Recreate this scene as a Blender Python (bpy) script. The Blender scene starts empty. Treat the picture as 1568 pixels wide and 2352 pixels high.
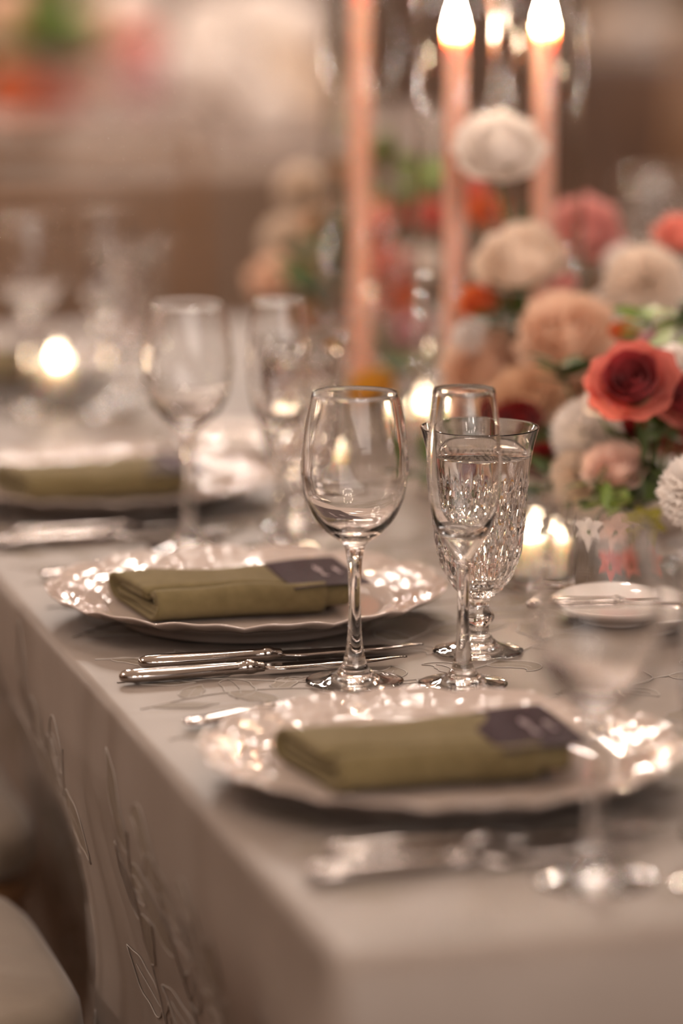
import bpy, bmesh, math, random
from mathutils import Vector, Matrix, Quaternion

scene = bpy.context.scene
col = scene.collection
PI = math.pi

# ------------------------------------------------------------------ camera
TABLE_Z = 0.76
cam_data = bpy.data.cameras.new('camera')
cam = bpy.data.objects.new('camera', cam_data)
col.objects.link(cam)
cam_data.sensor_fit = 'HORIZONTAL'
cam_data.sensor_width = 24.0
cam_data.lens = 8500.0 / 1568.0 * 24.0
cam.location = (0.0, 0.0, TABLE_Z + 0.626)
cam.rotation_euler = (math.radians(90 - 10.46), 0, 0)
cam_data.clip_start = 0.05
cam_data.dof.use_dof = True
cam_data.dof.focus_distance = 2.80
cam_data.dof.aperture_fstop = 1.85
scene.camera = cam

# ------------------------------------------------------------------ render look
vs = scene.view_settings
vs.view_transform = 'Standard'
vs.look = 'None'
vs.gamma = 1.0
vs.use_curve_mapping = False
vs.exposure = -0.07
scene.cycles.max_bounces = 18
scene.cycles.transmission_bounces = 16
scene.cycles.glossy_bounces = 6
scene.cycles.diffuse_bounces = 3
scene.cycles.transparent_max_bounces = 16
scene.cycles.sample_clamp_indirect = 40.0
scene.cycles.blur_glossy = 0.3
scene.cycles.use_denoising = True

world = bpy.data.worlds.new('world')
scene.world = world
world.use_nodes = True
world.node_tree.nodes['Background'].inputs[0].default_value = (0.30, 0.22, 0.17, 1)
world.node_tree.nodes['Background'].inputs[1].default_value = 0.05


def area_light(name, loc, size, power, colour, target):
    d = bpy.data.lights.new(name, 'AREA')
    d.shape = 'RECTANGLE'
    d.size, d.size_y = size
    d.energy = power
    d.color = colour
    o = bpy.data.objects.new(name, d)
    col.objects.link(o)
    o.location = loc
    o.rotation_euler = (Vector(target) - Vector(loc)).to_track_quat('-Z', 'Y').to_euler()
    return o


WARM = (1.0, 0.90, 0.83)
# added soft fill: unseen panels under the ceiling and behind the viewer
area_light('added_ceiling_fill', (0.0, 5.0, 4.2), (9.0, 10.0), 26, WARM, (0.0, 5.0, 0.0))
area_light('added_front_fill', (0.6, -2.8, 2.4), (6.5, 2.6), 105, (1.0, 0.93, 0.88), (-0.2, 3.0, 0.8))


def unseen_point(loc, power, radius=0.07, colour=(1.0, 0.85, 0.75)):
    d = bpy.data.lights.new('unseen_point_light', 'POINT')
    d.energy = power
    d.shadow_soft_size = radius
    d.color = colour
    o = bpy.data.objects.new('unseen_point_light', d)
    col.objects.link(o)
    o.location = loc


# unseen sconce row on the back wall, for rows of glints on the plates
for k in range(9):
    unseen_point((-4.4 + 1.1 * k, 13.7, 2.0 + 0.35 * (k % 2)), 40)
for k in range(4):  # point lights added near the side walls as fill, no fixtures there
    unseen_point((-6.2, 2.5 + 3.0 * k, 2.3), 125)
    unseen_point((6.2, 2.5 + 3.0 * k, 2.3), 22)
# added rings of point lights for glints and fill; no chandeliers are seen
for cx, cy, cz, rr, n, pw in ((0.6, 4.3, 2.9, 0.6, 9, 10), (-1.9, 3.2, 3.0, 0.5, 7, 15), (0.9, 0.1, 2.6, 0.6, 8, 25), (-0.4, 7.5, 2.8, 0.5, 8, 26), (1.8, 10.4, 2.8, 0.5, 6, 12)):
    for k in range(n):
        unseen_point((cx + rr * math.cos(2 * PI * k / n), cy + rr * math.sin(2 * PI * k / n), cz), pw, 0.06)

# ------------------------------------------------------------------ helpers
TA = math.radians(15.2)          # the long table is turned by this angle
QX, QY = -0.0044, 2.0128         # its corner with the nearest place setting
CT, ST = math.cos(TA), math.sin(TA)


def G(a, b, z=0.0):
    """a = distance in from the left table edge, b = distance along the table."""
    return Vector((QX + a * CT - b * ST, QY + a * ST + b * CT, TABLE_Z + z))


def raw_mesh(name, verts, faces, mat=None, smooth=True):
    me = bpy.data.meshes.new(name)
    me.from_pydata([tuple(v) for v in verts], [], faces)
    me.update()
    if smooth:
        me.polygons.foreach_set('use_smooth', [True] * len(me.polygons))
    if mat is not None:
        me.materials.append(mat)
    return me


def link(name, me, parent=None, loc=None, rot=None, quat=None):
    o = bpy.data.objects.new(name, me)
    col.objects.link(o)
    if parent is not None:
        o.parent = parent
    if loc is not None:
        o.location = loc
    if rot is not None:
        o.rotation_euler = rot
    if quat is not None:
        o.rotation_mode = 'QUATERNION'
        o.rotation_quaternion = quat
    return o


def part(name, geo, mat, parent=None, smooth=True, **kw):
    return link(name, raw_mesh(name, geo[0], geo[1], mat, smooth), parent, **kw)


def thing(name, label, cat, loc=(0, 0, 0), rz=0.0, group=None):
    o = bpy.data.objects.new(name, None)
    o.empty_display_size = 0.02
    col.objects.link(o)
    o.location = loc
    o.rotation_euler = (0, 0, rz)
    o['label'] = label
    o['category'] = cat
    if group:
        o['group'] = group
    return o


def tag(o, label, cat, group=None):
    o['label'] = label
    o['category'] = cat
    if group:
        o['group'] = group
    return o


def structure(name, geo, mat, label, smooth=False):
    o = part(name, geo, mat, None, smooth)
    o['kind'] = 'structure'
    o['label'] = label
    return o


def copy_thing(root, loc, rz, label, group=None):
    r = root.copy()
    col.objects.link(r)
    r.location = loc
    r.rotation_euler = (0, 0, rz)
    r['label'] = label
    if group:
        r['group'] = group
    for ch in list(root.children):
        c = ch.copy()
        col.objects.link(c)
        c.parent = r
        for g in list(ch.children):
            d = g.copy()
            col.objects.link(d)
            d.parent = c
    return r


def join(*geos):
    V, F = [], []
    for v, f in geos:
        n = len(V)
        V += list(v)
        F += [tuple(i + n for i in q) for q in f]
    return V, F


def lathe(prof, segs=64, close=False, rfun=None):
    """prof: list of (r, z); rfun(theta, r, z, i) -> r"""
    V, F = [], []
    n = len(prof)
    for j in range(segs):
        t = 2 * PI * j / segs
        c, s = math.cos(t), math.sin(t)
        for i, (r, z) in enumerate(prof):
            rr, zz = (r, z)
            if rfun:
                q = rfun(t, r, z, i)
                if isinstance(q, tuple):
                    rr, zz = q
                else:
                    rr = q
            V.append((rr * c, rr * s, zz))
    m = n if close else n - 1
    for j in range(segs):
        k = (j + 1) % segs
        for i in range(m):
            i2 = (i + 1) % n
            F.append((j * n + i, k * n + i, k * n + i2, j * n + i2))
    # merge axis points
    bm = bmesh.new()
    vs_ = [bm.verts.new(v) for v in V]
    for f in F:
        try:
            bm.faces.new([vs_[i] for i in f])
        except ValueError:
            pass
    bmesh.ops.remove_doubles(bm, verts=bm.verts, dist=1e-6)
    bmesh.ops.dissolve_degenerate(bm, edges=bm.edges, dist=1e-7)
    bmesh.ops.recalc_face_normals(bm, faces=bm.faces)
    bm.verts.index_update()
    V = [tuple(v.co) for v in bm.verts]
    F = [tuple(v.index for v in f.verts) for f in bm.faces]
    bm.free()
    return V, F


def smooth_profile(pts, sub=5):
    """Catmull-Rom through (r, z) points"""
    out = []
    n = len(pts)
    for i in range(n - 1):
        p0 = pts[max(i - 1, 0)]
        p1, p2 = pts[i], pts[i + 1]
        p3 = pts[min(i + 2, n - 1)]
        for k in range(sub):
            t = k / sub
            out.append(tuple(0.5 * ((2 * p1[d]) + (-p0[d] + p2[d]) * t + (2 * p0[d] - 5 * p1[d] + 4 * p2[d] - p3[d]) * t * t
                                    + (-p0[d] + 3 * p1[d] - 3 * p2[d] + p3[d]) * t ** 3) for d in range(2)))
    out.append(pts[-1])
    return [(max(0.0, r), z) for r, z in out]


def curve3(pts, sub=6):
    out = []
    n = len(pts)
    P_ = [Vector(p) for p in pts]
    for i in range(n - 1):
        p0 = P_[max(i - 1, 0)]
        p1, p2 = P_[i], P_[i + 1]
        p3 = P_[min(i + 2, n - 1)]
        for k in range(sub):
            t = k / sub
            out.append(0.5 * ((2 * p1) + (-p0 + p2) * t + (2 * p0 - 5 * p1 + 4 * p2 - p3) * t * t + (-p0 + 3 * p1 - 3 * p2 + p3) * t ** 3))
    out.append(P_[-1])
    return out


def tube(pts, rad, segs=8, cap=True):
    pts = [Vector(p) for p in pts]
    n = len(pts)
    rads = rad if isinstance(rad, (list, tuple)) else [rad] * n
    V, F = [], []
    ref = None
    for i, p in enumerate(pts):
        d = (pts[min(i + 1, n - 1)] - pts[max(i - 1, 0)])
        if d.length < 1e-9:
            d = Vector((0, 0, 1))
        d.normalize()
        if ref is None:
            ref = Vector((1, 0, 0)) if abs(d.x) < 0.9 else Vector((0, 1, 0))
        x = (ref - d * ref.dot(d)).normalized()
        ref = x
        y = d.cross(x)
        for k in range(segs):
            t = 2 * PI * k / segs
            V.append(p + (x * math.cos(t) + y * math.sin(t)) * rads[i])
    for i in range(n - 1):
        for k in range(segs):
            k2 = (k + 1) % segs
            F.append((i * segs + k, i * segs + k2, (i + 1) * segs + k2, (i + 1) * segs + k))
    if cap:
        F.append(tuple(reversed(range(segs))))
        F.append(tuple((n - 1) * segs + k for k in range(segs)))
    return V, F


def box(x0, x1, y0, y1, z0, z1):
    V = [(x, y, z) for z in (z0, z1) for y in (y0, y1) for x in (x0, x1)]
    F = [(0, 2, 3, 1), (4, 5, 7, 6), (0, 1, 5, 4), (2, 6, 7, 3), (0, 4, 6, 2), (1, 3, 7, 5)]
    return V, F


def rounded_pad(w, d, h, corner=0.09, puff=0.012, n=40, rings=8):
    """soft cushion: superellipse outline, pillowy top and bottom, base on z = 0"""
    V, F = [], []
    e = 5.0
    prof = []
    for i in range(rings + 1):
        t = -PI / 2 + PI * i / rings
        prof.append((math.cos(t), math.sin(t)))
    levels = [(0.0, -1.0)]
    for c, s in prof:
        levels.append((1 - 0.10 * (1 - c), s))
    levels.append((0.0, 1.0))
    full = []
    for q in (0.3, 0.6, 0.8):
        full.append((q * 0.9, -1.0))
    for c, s in prof:
        full.append((0.90 + 0.10 * c, s))
    for q in (0.8, 0.6, 0.3):
        full.append((q * 0.9, 1.0))
    for q, s in full:
        for k in range(n):
            t = 2 * PI * k / n
            c_, s_ = math.cos(t), math.sin(t)
            r = (abs(c_) ** e + abs(s_) ** e) ** (-1 / e)
            z = h / 2 + s * h / 2 + (puff * (1 - q * q) * (1 if s > 0 else 0))
            V.append((q * r * c_ * w / 2, q * r * s_ * d / 2, z))
    m = len(full)
    for i in range(m - 1):
        for k in range(n):
            k2 = (k + 1) % n
            F.append((i * n + k, i * n + k2, (i + 1) * n + k2, (i + 1) * n + k))
    F.append(tuple(reversed(range(n))))
    F.append(tuple((m - 1) * n + k for k in range(n)))
    return V, F


# ------------------------------------------------------------------ materials
def lin(r, g, b):
    f = lambda c: (c / 255 / 12.92) if c <= 10 else ((c / 255 + 0.055) / 1.055) ** 2.4
    return (f(r), f(g), f(b), 1)


def new_mat(name):
    m = bpy.data.materials.new(name)
    m.use_nodes = True
    nt = m.node_tree
    return m, nt, nt.nodes['Principled BSDF']


def noise_colour(nt, bsdf, c1, c2, scale, detail=3, coord='Object', stretch=None, contrast=(0.35, 0.65)):
    tc = nt.nodes.new('ShaderNodeTexCoord')
    src = tc.outputs[coord]
    if stretch:
        mp = nt.nodes.new('ShaderNodeMapping')
        mp.inputs['Scale'].default_value = stretch
        nt.links.new(src, mp.inputs['Vector'])
        src = mp.outputs['Vector']
    no = nt.nodes.new('ShaderNodeTexNoise')
    no.inputs['Scale'].default_value = scale
    no.inputs['Detail'].default_value = detail
    nt.links.new(src, no.inputs['Vector'])
    cr = nt.nodes.new('ShaderNodeValToRGB')
    cr.color_ramp.elements[0].position, cr.color_ramp.elements[1].position = contrast
    cr.color_ramp.elements[0].color = c1
    cr.color_ramp.elements[1].color = c2
    nt.links.new(no.outputs['Fac'], cr.inputs['Fac'])
    nt.links.new(cr.outputs['Color'], bsdf.inputs['Base Color'])
    return no, src


def add_bump(nt, bsdf, src, scale, strength, dist, kind='noise'):
    if kind == 'noise':
        t = nt.nodes.new('ShaderNodeTexNoise')
        t.inputs['Scale'].default_value = scale
        out = t.outputs['Fac']
    else:
        t = nt.nodes.new('ShaderNodeTexWave')
        t.inputs['Scale'].default_value = scale
        out = t.outputs['Fac']
    nt.links.new(src, t.inputs['Vector'])
    bp = nt.nodes.new('ShaderNodeBump')
    bp.inputs['Strength'].default_value = strength
    bp.inputs['Distance'].default_value = dist
    nt.links.new(out, bp.inputs['Height'])
    nt.links.new(bp.outputs['Normal'], bsdf.inputs['Normal'])


def simple(name, c1, c2=None, scale=30, rough=0.5, metal=0.0, spec=0.5, sheen=0.0, bump=None, stretch=None, coat=0.0, sss=0.0, trans=0.0):
    m, nt, b = new_mat(name)
    no, src = noise_colour(nt, b, c1, c2 or c1, scale, stretch=stretch)
    b.inputs['Roughness'].default_value = rough
    b.inputs['Metallic'].default_value = metal
    b.inputs['Specular IOR Level'].default_value = spec
    b.inputs['Sheen Weight'].default_value = sheen
    b.inputs['Coat Weight'].default_value = coat
    b.inputs['Coat Roughness'].default_value = 0.05
    if sss:
        b.inputs['Subsurface Weight'].default_value = sss
        b.inputs['Subsurface Radius'].default_value = (0.016, 0.011, 0.008)
        b.inputs['Subsurface Scale'].default_value = 1.0
    if bump:
        add_bump(nt, b, src, *bump)
    return m


def glass(name, ior=1.5, rough=0.0, colour=(1, 1, 1, 1)):
    m, nt, b = new_mat(name)
    b.inputs['Base Color'].default_value = colour
    b.inputs['Transmission Weight'].default_value = 1.0
    b.inputs['Roughness'].default_value = rough
    b.inputs['IOR'].default_value = ior
    return m


def thin_glass(name, tint=(0.99, 0.99, 0.985, 1)):
    """thin-walled pane: Fresnel mix of clear see-through and mirror"""
    m, nt, b = new_mat(name)
    nt.nodes.remove(b)
    out = nt.nodes['Material Output']
    tr = nt.nodes.new('ShaderNodeBsdfTransparent')
    tr.inputs[0].default_value = tint
    gl = nt.nodes.new('ShaderNodeBsdfGlossy')
    gl.inputs['Roughness'].default_value = 0.02
    lw = nt.nodes.new('ShaderNodeLayerWeight')
    pw = nt.nodes.new('ShaderNodeMath')
    pw.operation = 'POWER'
    nt.links.new(lw.outputs['Facing'], pw.inputs[0])
    pw.inputs[1].default_value = 3.2
    fr = nt.nodes.new('ShaderNodeMath')
    fr.operation = 'MULTIPLY_ADD'
    nt.links.new(pw.outputs[0], fr.inputs[0])
    fr.inputs[1].default_value = 0.9
    fr.inputs[2].default_value = 0.022
    mx = nt.nodes.new('ShaderNodeMixShader')
    nt.links.new(fr.outputs[0], mx.inputs[0])
    nt.links.new(tr.outputs[0], mx.inputs[1])
    nt.links.new(gl.outputs[0], mx.inputs[2])
    nt.links.new(mx.outputs[0], out.inputs[0])
    return m


def emit(name, colour, strength):
    m, nt, b = new_mat(name)
    b.inputs['Base Color'].default_value = (0.8, 0.6, 0.4, 1)
    b.inputs['Emission Color'].default_value = colour
    b.inputs['Emission Strength'].default_value = strength
    return m


def petal_mat(name, c1, c2, scale=60):
    m, nt, b = new_mat(name)
    noise_colour(nt, b, c1, c2, scale, contrast=(0.3, 0.7))
    b.inputs['Roughness'].default_value = 0.55
    b.inputs['Sheen Weight'].default_value = 0.15
    out = nt.nodes['Material Output']
    tl = nt.nodes.new('ShaderNodeBsdfTranslucent')
    tl.inputs[0].default_value = [(x + y) / 2 for x, y in zip(c1, c2)]
    mx = nt.nodes.new('ShaderNodeMixShader')
    mx.inputs[0].default_value = 0.48
    nt.links.new(b.outputs[0], mx.inputs[1])
    nt.links.new(tl.outputs[0], mx.inputs[2])
    nt.links.new(mx.outputs[0], out.inputs[0])
    return m


M = {}
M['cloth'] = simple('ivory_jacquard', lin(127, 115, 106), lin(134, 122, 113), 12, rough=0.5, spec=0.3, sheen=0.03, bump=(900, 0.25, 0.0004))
M['stitch'] = simple('jacquard_stitch', lin(152, 143, 135), lin(159, 150, 142), 60, rough=0.45, spec=0.4, sheen=0.05)
M['motif'] = simple('jacquard_motif', lin(116, 104, 91), lin(124, 112, 99), 500, rough=0.6, spec=0.3, sheen=0.02, bump=(1400, 0.35, 0.0004))
M['plate'] = simple('blush_glazed_porcelain', lin(178, 163, 154), lin(184, 169, 160), 8, rough=0.05, spec=0.5, coat=0.25)
M['bread'] = simple('white_glazed_porcelain', lin(232, 224, 218), lin(238, 230, 224), 8, rough=0.06, spec=0.6, coat=0.6)
M['steel'] = simple('polished_steel', lin(158, 150, 145), lin(166, 158, 153), 40, rough=0.09, metal=1.0)
M['napkin'] = simple('olive_linen', lin(108, 96, 66), lin(117, 104, 73), 90, rough=0.85, spec=0.12, sheen=0.06, bump=(1500, 0.3, 0.0005))
M['card'] = simple('plum_card', lin(44, 27, 33), lin(52, 32, 39), 200, rough=0.7, spec=0.15)
M['ink'] = simple('pale_ink', lin(200, 180, 184), lin(206, 188, 190), 50, rough=0.5)
M['glass'] = glass('clear_glass', 1.5)
M['crystal'] = glass('cut_crystal', 1.54)
M['water'] = glass('water', 1.33)
M['thin_glass'] = thin_glass('hurricane_glass')
M['wax_pink'] = simple('pink_wax', lin(222, 176, 158), lin(228, 184, 166), 20, rough=0.4, sss=1.0)
M['wax_white'] = simple('white_wax', lin(240, 226, 210), lin(244, 232, 216), 20, rough=0.4, sss=1.0)
M['wick'] = simple('burnt_wick', lin(40, 30, 26), None, 40, rough=0.9)
M['flame'] = emit('candle_flame', (1.0, 0.74, 0.50, 1), 320.0)
M['wood_gold'] = simple('fruitwood', lin(128, 92, 62), lin(146, 108, 74), 30, rough=0.35, stretch=(1, 1, 8), coat=0.2)
M['cushion'] = simple('ivory_satin', lin(138, 125, 110), lin(146, 133, 118), 20, rough=0.5, sheen=0.3, bump=(600, 0.2, 0.0005))
M['table_wood'] = simple('plywood', lin(150, 112, 76), lin(166, 126, 88), 14, rough=0.6, stretch=(1, 8, 1))
M['metal_leg'] = simple('grey_metal', lin(110, 106, 102), None, 40, rough=0.4, metal=0.8)
M['carpet'] = simple('brown_carpet', lin(96, 74, 58), lin(126, 100, 80), 3.0, rough=0.95, spec=0.1, bump=(220, 0.5, 0.01))
M['wall_wood'] = simple('dark_wood', lin(66, 46, 34), lin(92, 66, 48), 2.5, rough=0.5, stretch=(1, 1, 6))
M['wall_plaster'] = simple('taupe_plaster', lin(120, 98, 80), lin(132, 108, 90), 3.0, rough=0.9)
M['ceiling'] = simple('ceiling_paint', lin(176, 158, 140), lin(182, 164, 146), 2.0, rough=0.9)
M['taupe_cloth'] = simple('mauve_taupe_cloth', lin(124, 102, 84), lin(136, 112, 94), 8, rough=0.7, sheen=0.3)
M['bowl'] = simple('stone_bowl', lin(196, 180, 166), lin(206, 190, 176), 20, rough=0.6)
M['foam'] = simple('floral_moss', lin(52, 58, 30), lin(78, 80, 44), 60, rough=0.95, bump=(120, 0.8, 0.004))
M['stem'] = simple('green_stem', lin(78, 94, 44), lin(92, 108, 54), 40, rough=0.5)
M['leaf'] = simple('dark_leaf', lin(52, 70, 30), lin(82, 100, 44), 30, rough=0.4)
M['leaf_light'] = simple('light_leaf', lin(96, 122, 44), lin(132, 150, 68), 30, rough=0.4)
M['leaf_pale'] = simple('variegated_leaf', lin(110, 140, 90), lin(206, 210, 160), 120, rough=0.45)

PET = {}
for k, a, b in [
    ('coral', (214, 106, 94), (228, 138, 124)), ('coralpink', (238, 152, 136), (244, 172, 156)),
    ('darkred', (120, 26, 26), (146, 38, 34)), ('white', (248, 240, 234), (252, 246, 240)),
    ('ivory', (232, 214, 194), (240, 224, 206)), ('cream', (246, 228, 210), (250, 236, 222)),
    ('blush', (240, 208, 192), (246, 220, 206)), ('peach', (242, 208, 182), (248, 222, 200)),
    ('tan', (222, 184, 150), (232, 198, 166)), ('pink', (226, 160, 154), (236, 180, 172)),
    ('crimson', (138, 40, 46), (164, 58, 60)), ('orange', (220, 110, 54), (232, 136, 80)), ('lilac', (220, 172, 176), (232, 190, 194)),
    ('lime', (168, 160, 54), (190, 182, 78)), ('mustard', (214, 160, 50), (228, 178, 70)),
]:
    PET[k] = petal_mat('petal_' + k, lin(*a), lin(*b))

# ------------------------------------------------------------------ room
RX0, RX1, RY0, RY1, RH = -6.5, 6.5, -3.0, 14.0, 4.3
structure('floor', box(RX0, RX1, RY0, RY1, -0.1, 0.0), M['carpet'], 'brown patterned carpet floor of the banquet room')
structure('ceiling', box(RX0, RX1, RY0, RY1, RH, RH + 0.1), M['ceiling'], 'plain warm white ceiling')
structure('wall_back', box(RX0, RX1, RY1, RY1 + 0.1, 0.0, RH), M['wall_wood'], 'dark brown panelled back wall')
structure('wall_left', box(RX0 - 0.1, RX0, RY0, RY1, 0.0, RH), M['wall_plaster'], 'taupe side wall')
structure('wall_right', box(RX1, RX1 + 0.1, RY0, RY1, 0.0, RH), M['wall_wood'], 'dark brown side wall')
structure('wall_front', box(RX0, RX1, RY0 - 0.1, RY0, 0.0, RH), M['wall_plaster'], 'taupe wall behind the viewer')
structure('baseboard_back', box(RX0, RX1, RY1 - 0.03, RY1, 0.0, 0.14), M['wall_wood'], 'dark wooden baseboard along the back wall')
wb = bpy.data.objects['wall_back']
panel_me = raw_mesh('panel', *box(-0.55, 0.55, -0.03, 0.0, 0.0, 1.15), M['wall_wood'], False)
for k in range(10):
    link('panel', panel_me, wb, loc=(-5.8 + 1.28 * k, RY1, 0.25))

# ------------------------------------------------------------------ the long table
TW, TL = 1.22, 2.70
tb = thing('banquet_table', 'long banquet table hidden under the ivory cloth', 'table', (QX, QY, 0), TA)
part('table_top', box(0.012, TW - 0.012, 0.012, TL - 0.012, TABLE_Z - 0.03, TABLE_Z - 0.004), M['table_wood'], tb, False)
leg_geo = tube([(0, 0, 0), (0, 0, TABLE_Z - 0.03)], 0.016, 12)
leg_me = raw_mesh('leg', *leg_geo, M['metal_leg'])
for la, lb in ((0.25, 0.3), (TW - 0.25, 0.3), (0.25, TL - 0.3), (TW - 0.25, TL - 0.3)):
    link('leg', leg_me, tb, loc=(la, lb, 0))


def sstep(x, e0, e1):
    t = min(1, max(0, (x - e0) / (e1 - e0)))
    return t * t * (3 - 2 * t)


def cloth_top_z(a, b):
    z = 0.0005 * math.sin(7 * a + 5 * b) + 0.0004 * math.sin(19 * b - 6 * a + 1)
    # ironed fold lines across the cloth
    for b0, h, w in ((0.575, 0.0045, 0.010), (0.601, 0.0020, 0.005), (0.80, 0.0012, 0.006), (1.20, 0.002, 0.006), (1.75, 0.002, 0.006)):
        bb = b0 + 0.012 * a + 0.004 * math.sin(9 * a)
        z += h * math.exp(-((b - bb) / w) ** 2) * (0.55 + 0.45 * math.sin(14 * a + b0 * 40)) * (1 - sstep(a, 0.12, 0.19) * (b0 < 0.7))
    for a0 in (0.41, 0.82):
        z += 0.0018 * math.exp(-((a - a0) / 0.006) ** 2)
    return max(z, -0.0012)


def skirt_off(p, h, side):
    """outward offset of the hanging cloth; p = distance along that side"""
    g = sstep(h, 0.02, 0.6)
    if side == 0:       # left side where the guests sit (p = b)
        o = g * (0.016 * math.sin(p * 17 + 0.8) + 0.009 * math.sin(p * 31 + 2.0 + 2 * h))
        o += 0.016 * sstep(h, 0.03, 0.3) * math.sin(p * 9 + 1.2)
        tuck = 0.045 + 0.075 * sstep(p, 1.02, 1.25)
        o -= tuck * sstep(h, 0.06, 0.27)
        o += 0.10 * sstep(h, 0.0, 0.5) * math.exp(-(p / 0.10) ** 2)
        o -= 0.03 * sstep(h, 0.0, 0.4) * math.exp(-((p - 0.2) / 0.07) ** 2)
    else:
        o = (0.24 if side == 1 else 0.03) * h + g * (0.022 * math.sin(p * 15 + side) + 0.012 * math.sin(p * 34 + 2 * side))
        o += 0.012 * sstep(h, 0.02, 0.3) * math.sin(p * 8 + side)
    if side == 1:
        o += 0.022 * (1 - math.exp(-h / 0.025))
    return o


ER = 0.008          # roundness of the table edge


def skirt_point(bx, by, nx, ny, p, h, side):
    if h < ER * PI / 2:
        t = h / ER
        o, z = ER * math.sin(t), -ER * (1 - math.cos(t))
    else:
        o, z = ER, -ER - (h - ER * PI / 2)
    o += skirt_off(p, h, side)
    return (bx + nx * o, by + ny * o, z)


def frange(lo, hi, step):
    n = max(1, round((hi - lo) / step))
    return [lo + (hi - lo) * i / n for i in range(n + 1)]


def build_cloth():
    A = frange(0.0, 0.45, 0.01)[:-1] + frange(0.45, TW, 0.03)
    B = frange(0.0, 0.55, 0.010)[:-1] + frange(0.55, 0.64, 0.0022)[:-1] + frange(0.64, 1.3, 0.007)[:-1] + frange(1.3, TL, 0.02)
    V, F = [], []
    na, nb = len(A), len(B)
    inset = ER
    fa = lambda a: inset + a / TW * (TW - 2 * inset)
    fb = lambda b: inset + b / TL * (TL - 2 * inset)
    for b in B:
        for a in A:
            aa, bb = fa(a), fb(b)
            edge = min(aa, bb, TW - aa, TL - bb) - inset
            V.append((aa, bb, cloth_top_z(aa, bb) * sstep(edge, 0, 0.012)))
    for j in range(nb - 1):
        for i in range(na - 1):
            F.append((j * na + i, j * na + i + 1, (j + 1) * na + i + 1, (j + 1) * na + i))
    # perimeter: (grid index, normal, p, side)
    per = []
    nc = 10

    def corner(idx, n0, n1, p0, s0, p1, s1):
        for k in range(1, nc):
            t = k / nc
            an = math.atan2(n0[1], n0[0]) + (math.atan2(n0[0] * n1[1] - n0[1] * n1[0], n0[0] * n1[0] + n0[1] * n1[1])) * t
            per.append((idx, (math.cos(an), math.sin(an)), (p0, s0, p1, s1, t)))
    for j in range(nb - 1, -1, -1):
        per.append((j * na, (-1, 0), (B[j], 0)))
    corner(0, (-1, 0), (0, -1), 0, 0, 0, 1)
    for i in range(na):
        per.append((i, (0, -1), (A[i], 1)))
    corner(na - 1, (0, -1), (1, 0), TW, 1, 0, 2)
    for j in range(nb):
        per.append((j * na + na - 1, (1, 0), (B[j], 2)))
    corner(nb * na - 1, (1, 0), (0, 1), TL, 2, 0, 3)
    for i in range(na - 1, -1, -1):
        per.append(((nb - 1) * na + i, (0, 1), (TW - A[i], 3)))
    corner((nb - 1) * na, (0, 1), (-1, 0), TW, 3, TL, 0)
    H_ = [ER * PI / 2 * k / 5 for k in range(6)] + [0.02, 0.035] + frange(0.05, 0.735, 0.018)
    prev = None
    first = None
    npx = len(per)
    base = len(V)
    for r, h in enumerate(H_):
        if r == 0:
            continue
        for idx, nrm, q in per:
            bx, by, _ = V[idx]
            if len(q) == 2:
                V.append(skirt_point(bx, by, nrm[0], nrm[1], q[0], h, q[1]))
            else:
                p0, s0, p1, s1, t = q
                w = t * t * (3 - 2 * t)
                o = skirt_off(p0, h, s0) * (1 - w) + skirt_off(p1, h, s1) * w
                o += 0.05 * sstep(h, 0.0, 0.5) * math.sin(PI * t)
                q0 = skirt_point(bx, by, nrm[0], nrm[1], 0, h, 0)
                o0 = skirt_off(0, h, 0)
                V.append((q0[0] + nrm[0] * (o - o0), q0[1] + nrm[1] * (o - o0), q0[2]))
    for r in range(1, len(H_)):
        for k in range(npx):
            k2 = (k + 1) % npx
            lo = base + (r - 1) * npx
            if r == 1:
                i0, i1 = per[k][0], per[k2][0]
                if i0 == i1:
                    F.append((i0, base + k2, base + k))
                else:
                    F.append((i0, i1, base + k2, base + k))
            else:
                up = base + (r - 2) * npx
                F.append((up + k, up + k2, lo + k2, lo + k))
    bm = bmesh.new()
    bvs = [bm.verts.new(v) for v in V]
    for f in F:
        try:
            bm.faces.new([bvs[i] for i in f])
        except ValueError:
            pass
    bmesh.ops.recalc_face_normals(bm, faces=bm.faces)
    me = bpy.data.meshes.new('cloth')
    bm.to_mesh(me)
    bm.free()
    me.polygons.foreach_set('use_smooth', [True] * len(me.polygons))
    me.materials.append(M['cloth'])
    return me


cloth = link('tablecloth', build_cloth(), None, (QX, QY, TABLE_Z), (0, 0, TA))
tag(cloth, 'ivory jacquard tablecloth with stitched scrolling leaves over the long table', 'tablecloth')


def on_cloth(side, x, y, lift):
    """side 'top': (a, b); side 'drop': (b, h) on the hanging left side"""
    if side == 'top':
        return Vector((x, y, cloth_top_z(x, y) + lift))
    return Vector(skirt_point(ER, x, -1, 0, x, y, 0)) + Vector((-lift, 0, 0))


rng = random.Random(7)
st_geo, mo_geo = [], []


def leaf_outline(cx, cy, ang, ln, wd, curl):
    """acanthus-like leaf with a hooked tip, 2-D"""
    left, right = [], []
    n = 16
    x, y, d = cx, cy, ang
    for i in range(n + 1):
        t = i / n
        w = wd * (math.sin(PI * min(1, t ** 0.75)) ** 0.8) * (1 + 0.12 * math.sin(t * 12))
        left.append((x - math.sin(d) * w, y + math.cos(d) * w))
        right.append((x + math.sin(d) * w * 0.75, y - math.cos(d) * w * 0.75))
        x += math.cos(d) * ln / n
        y += math.sin(d) * ln / n
        d += curl * t * 2.2 / n
    return left, right


def add_stitch(side, pts, rad=0.00062):
    P3 = [on_cloth(side, px, py, 0.0003) for px, py in pts]
    st_geo.append(tube(P3, rad, 4, False))


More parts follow.
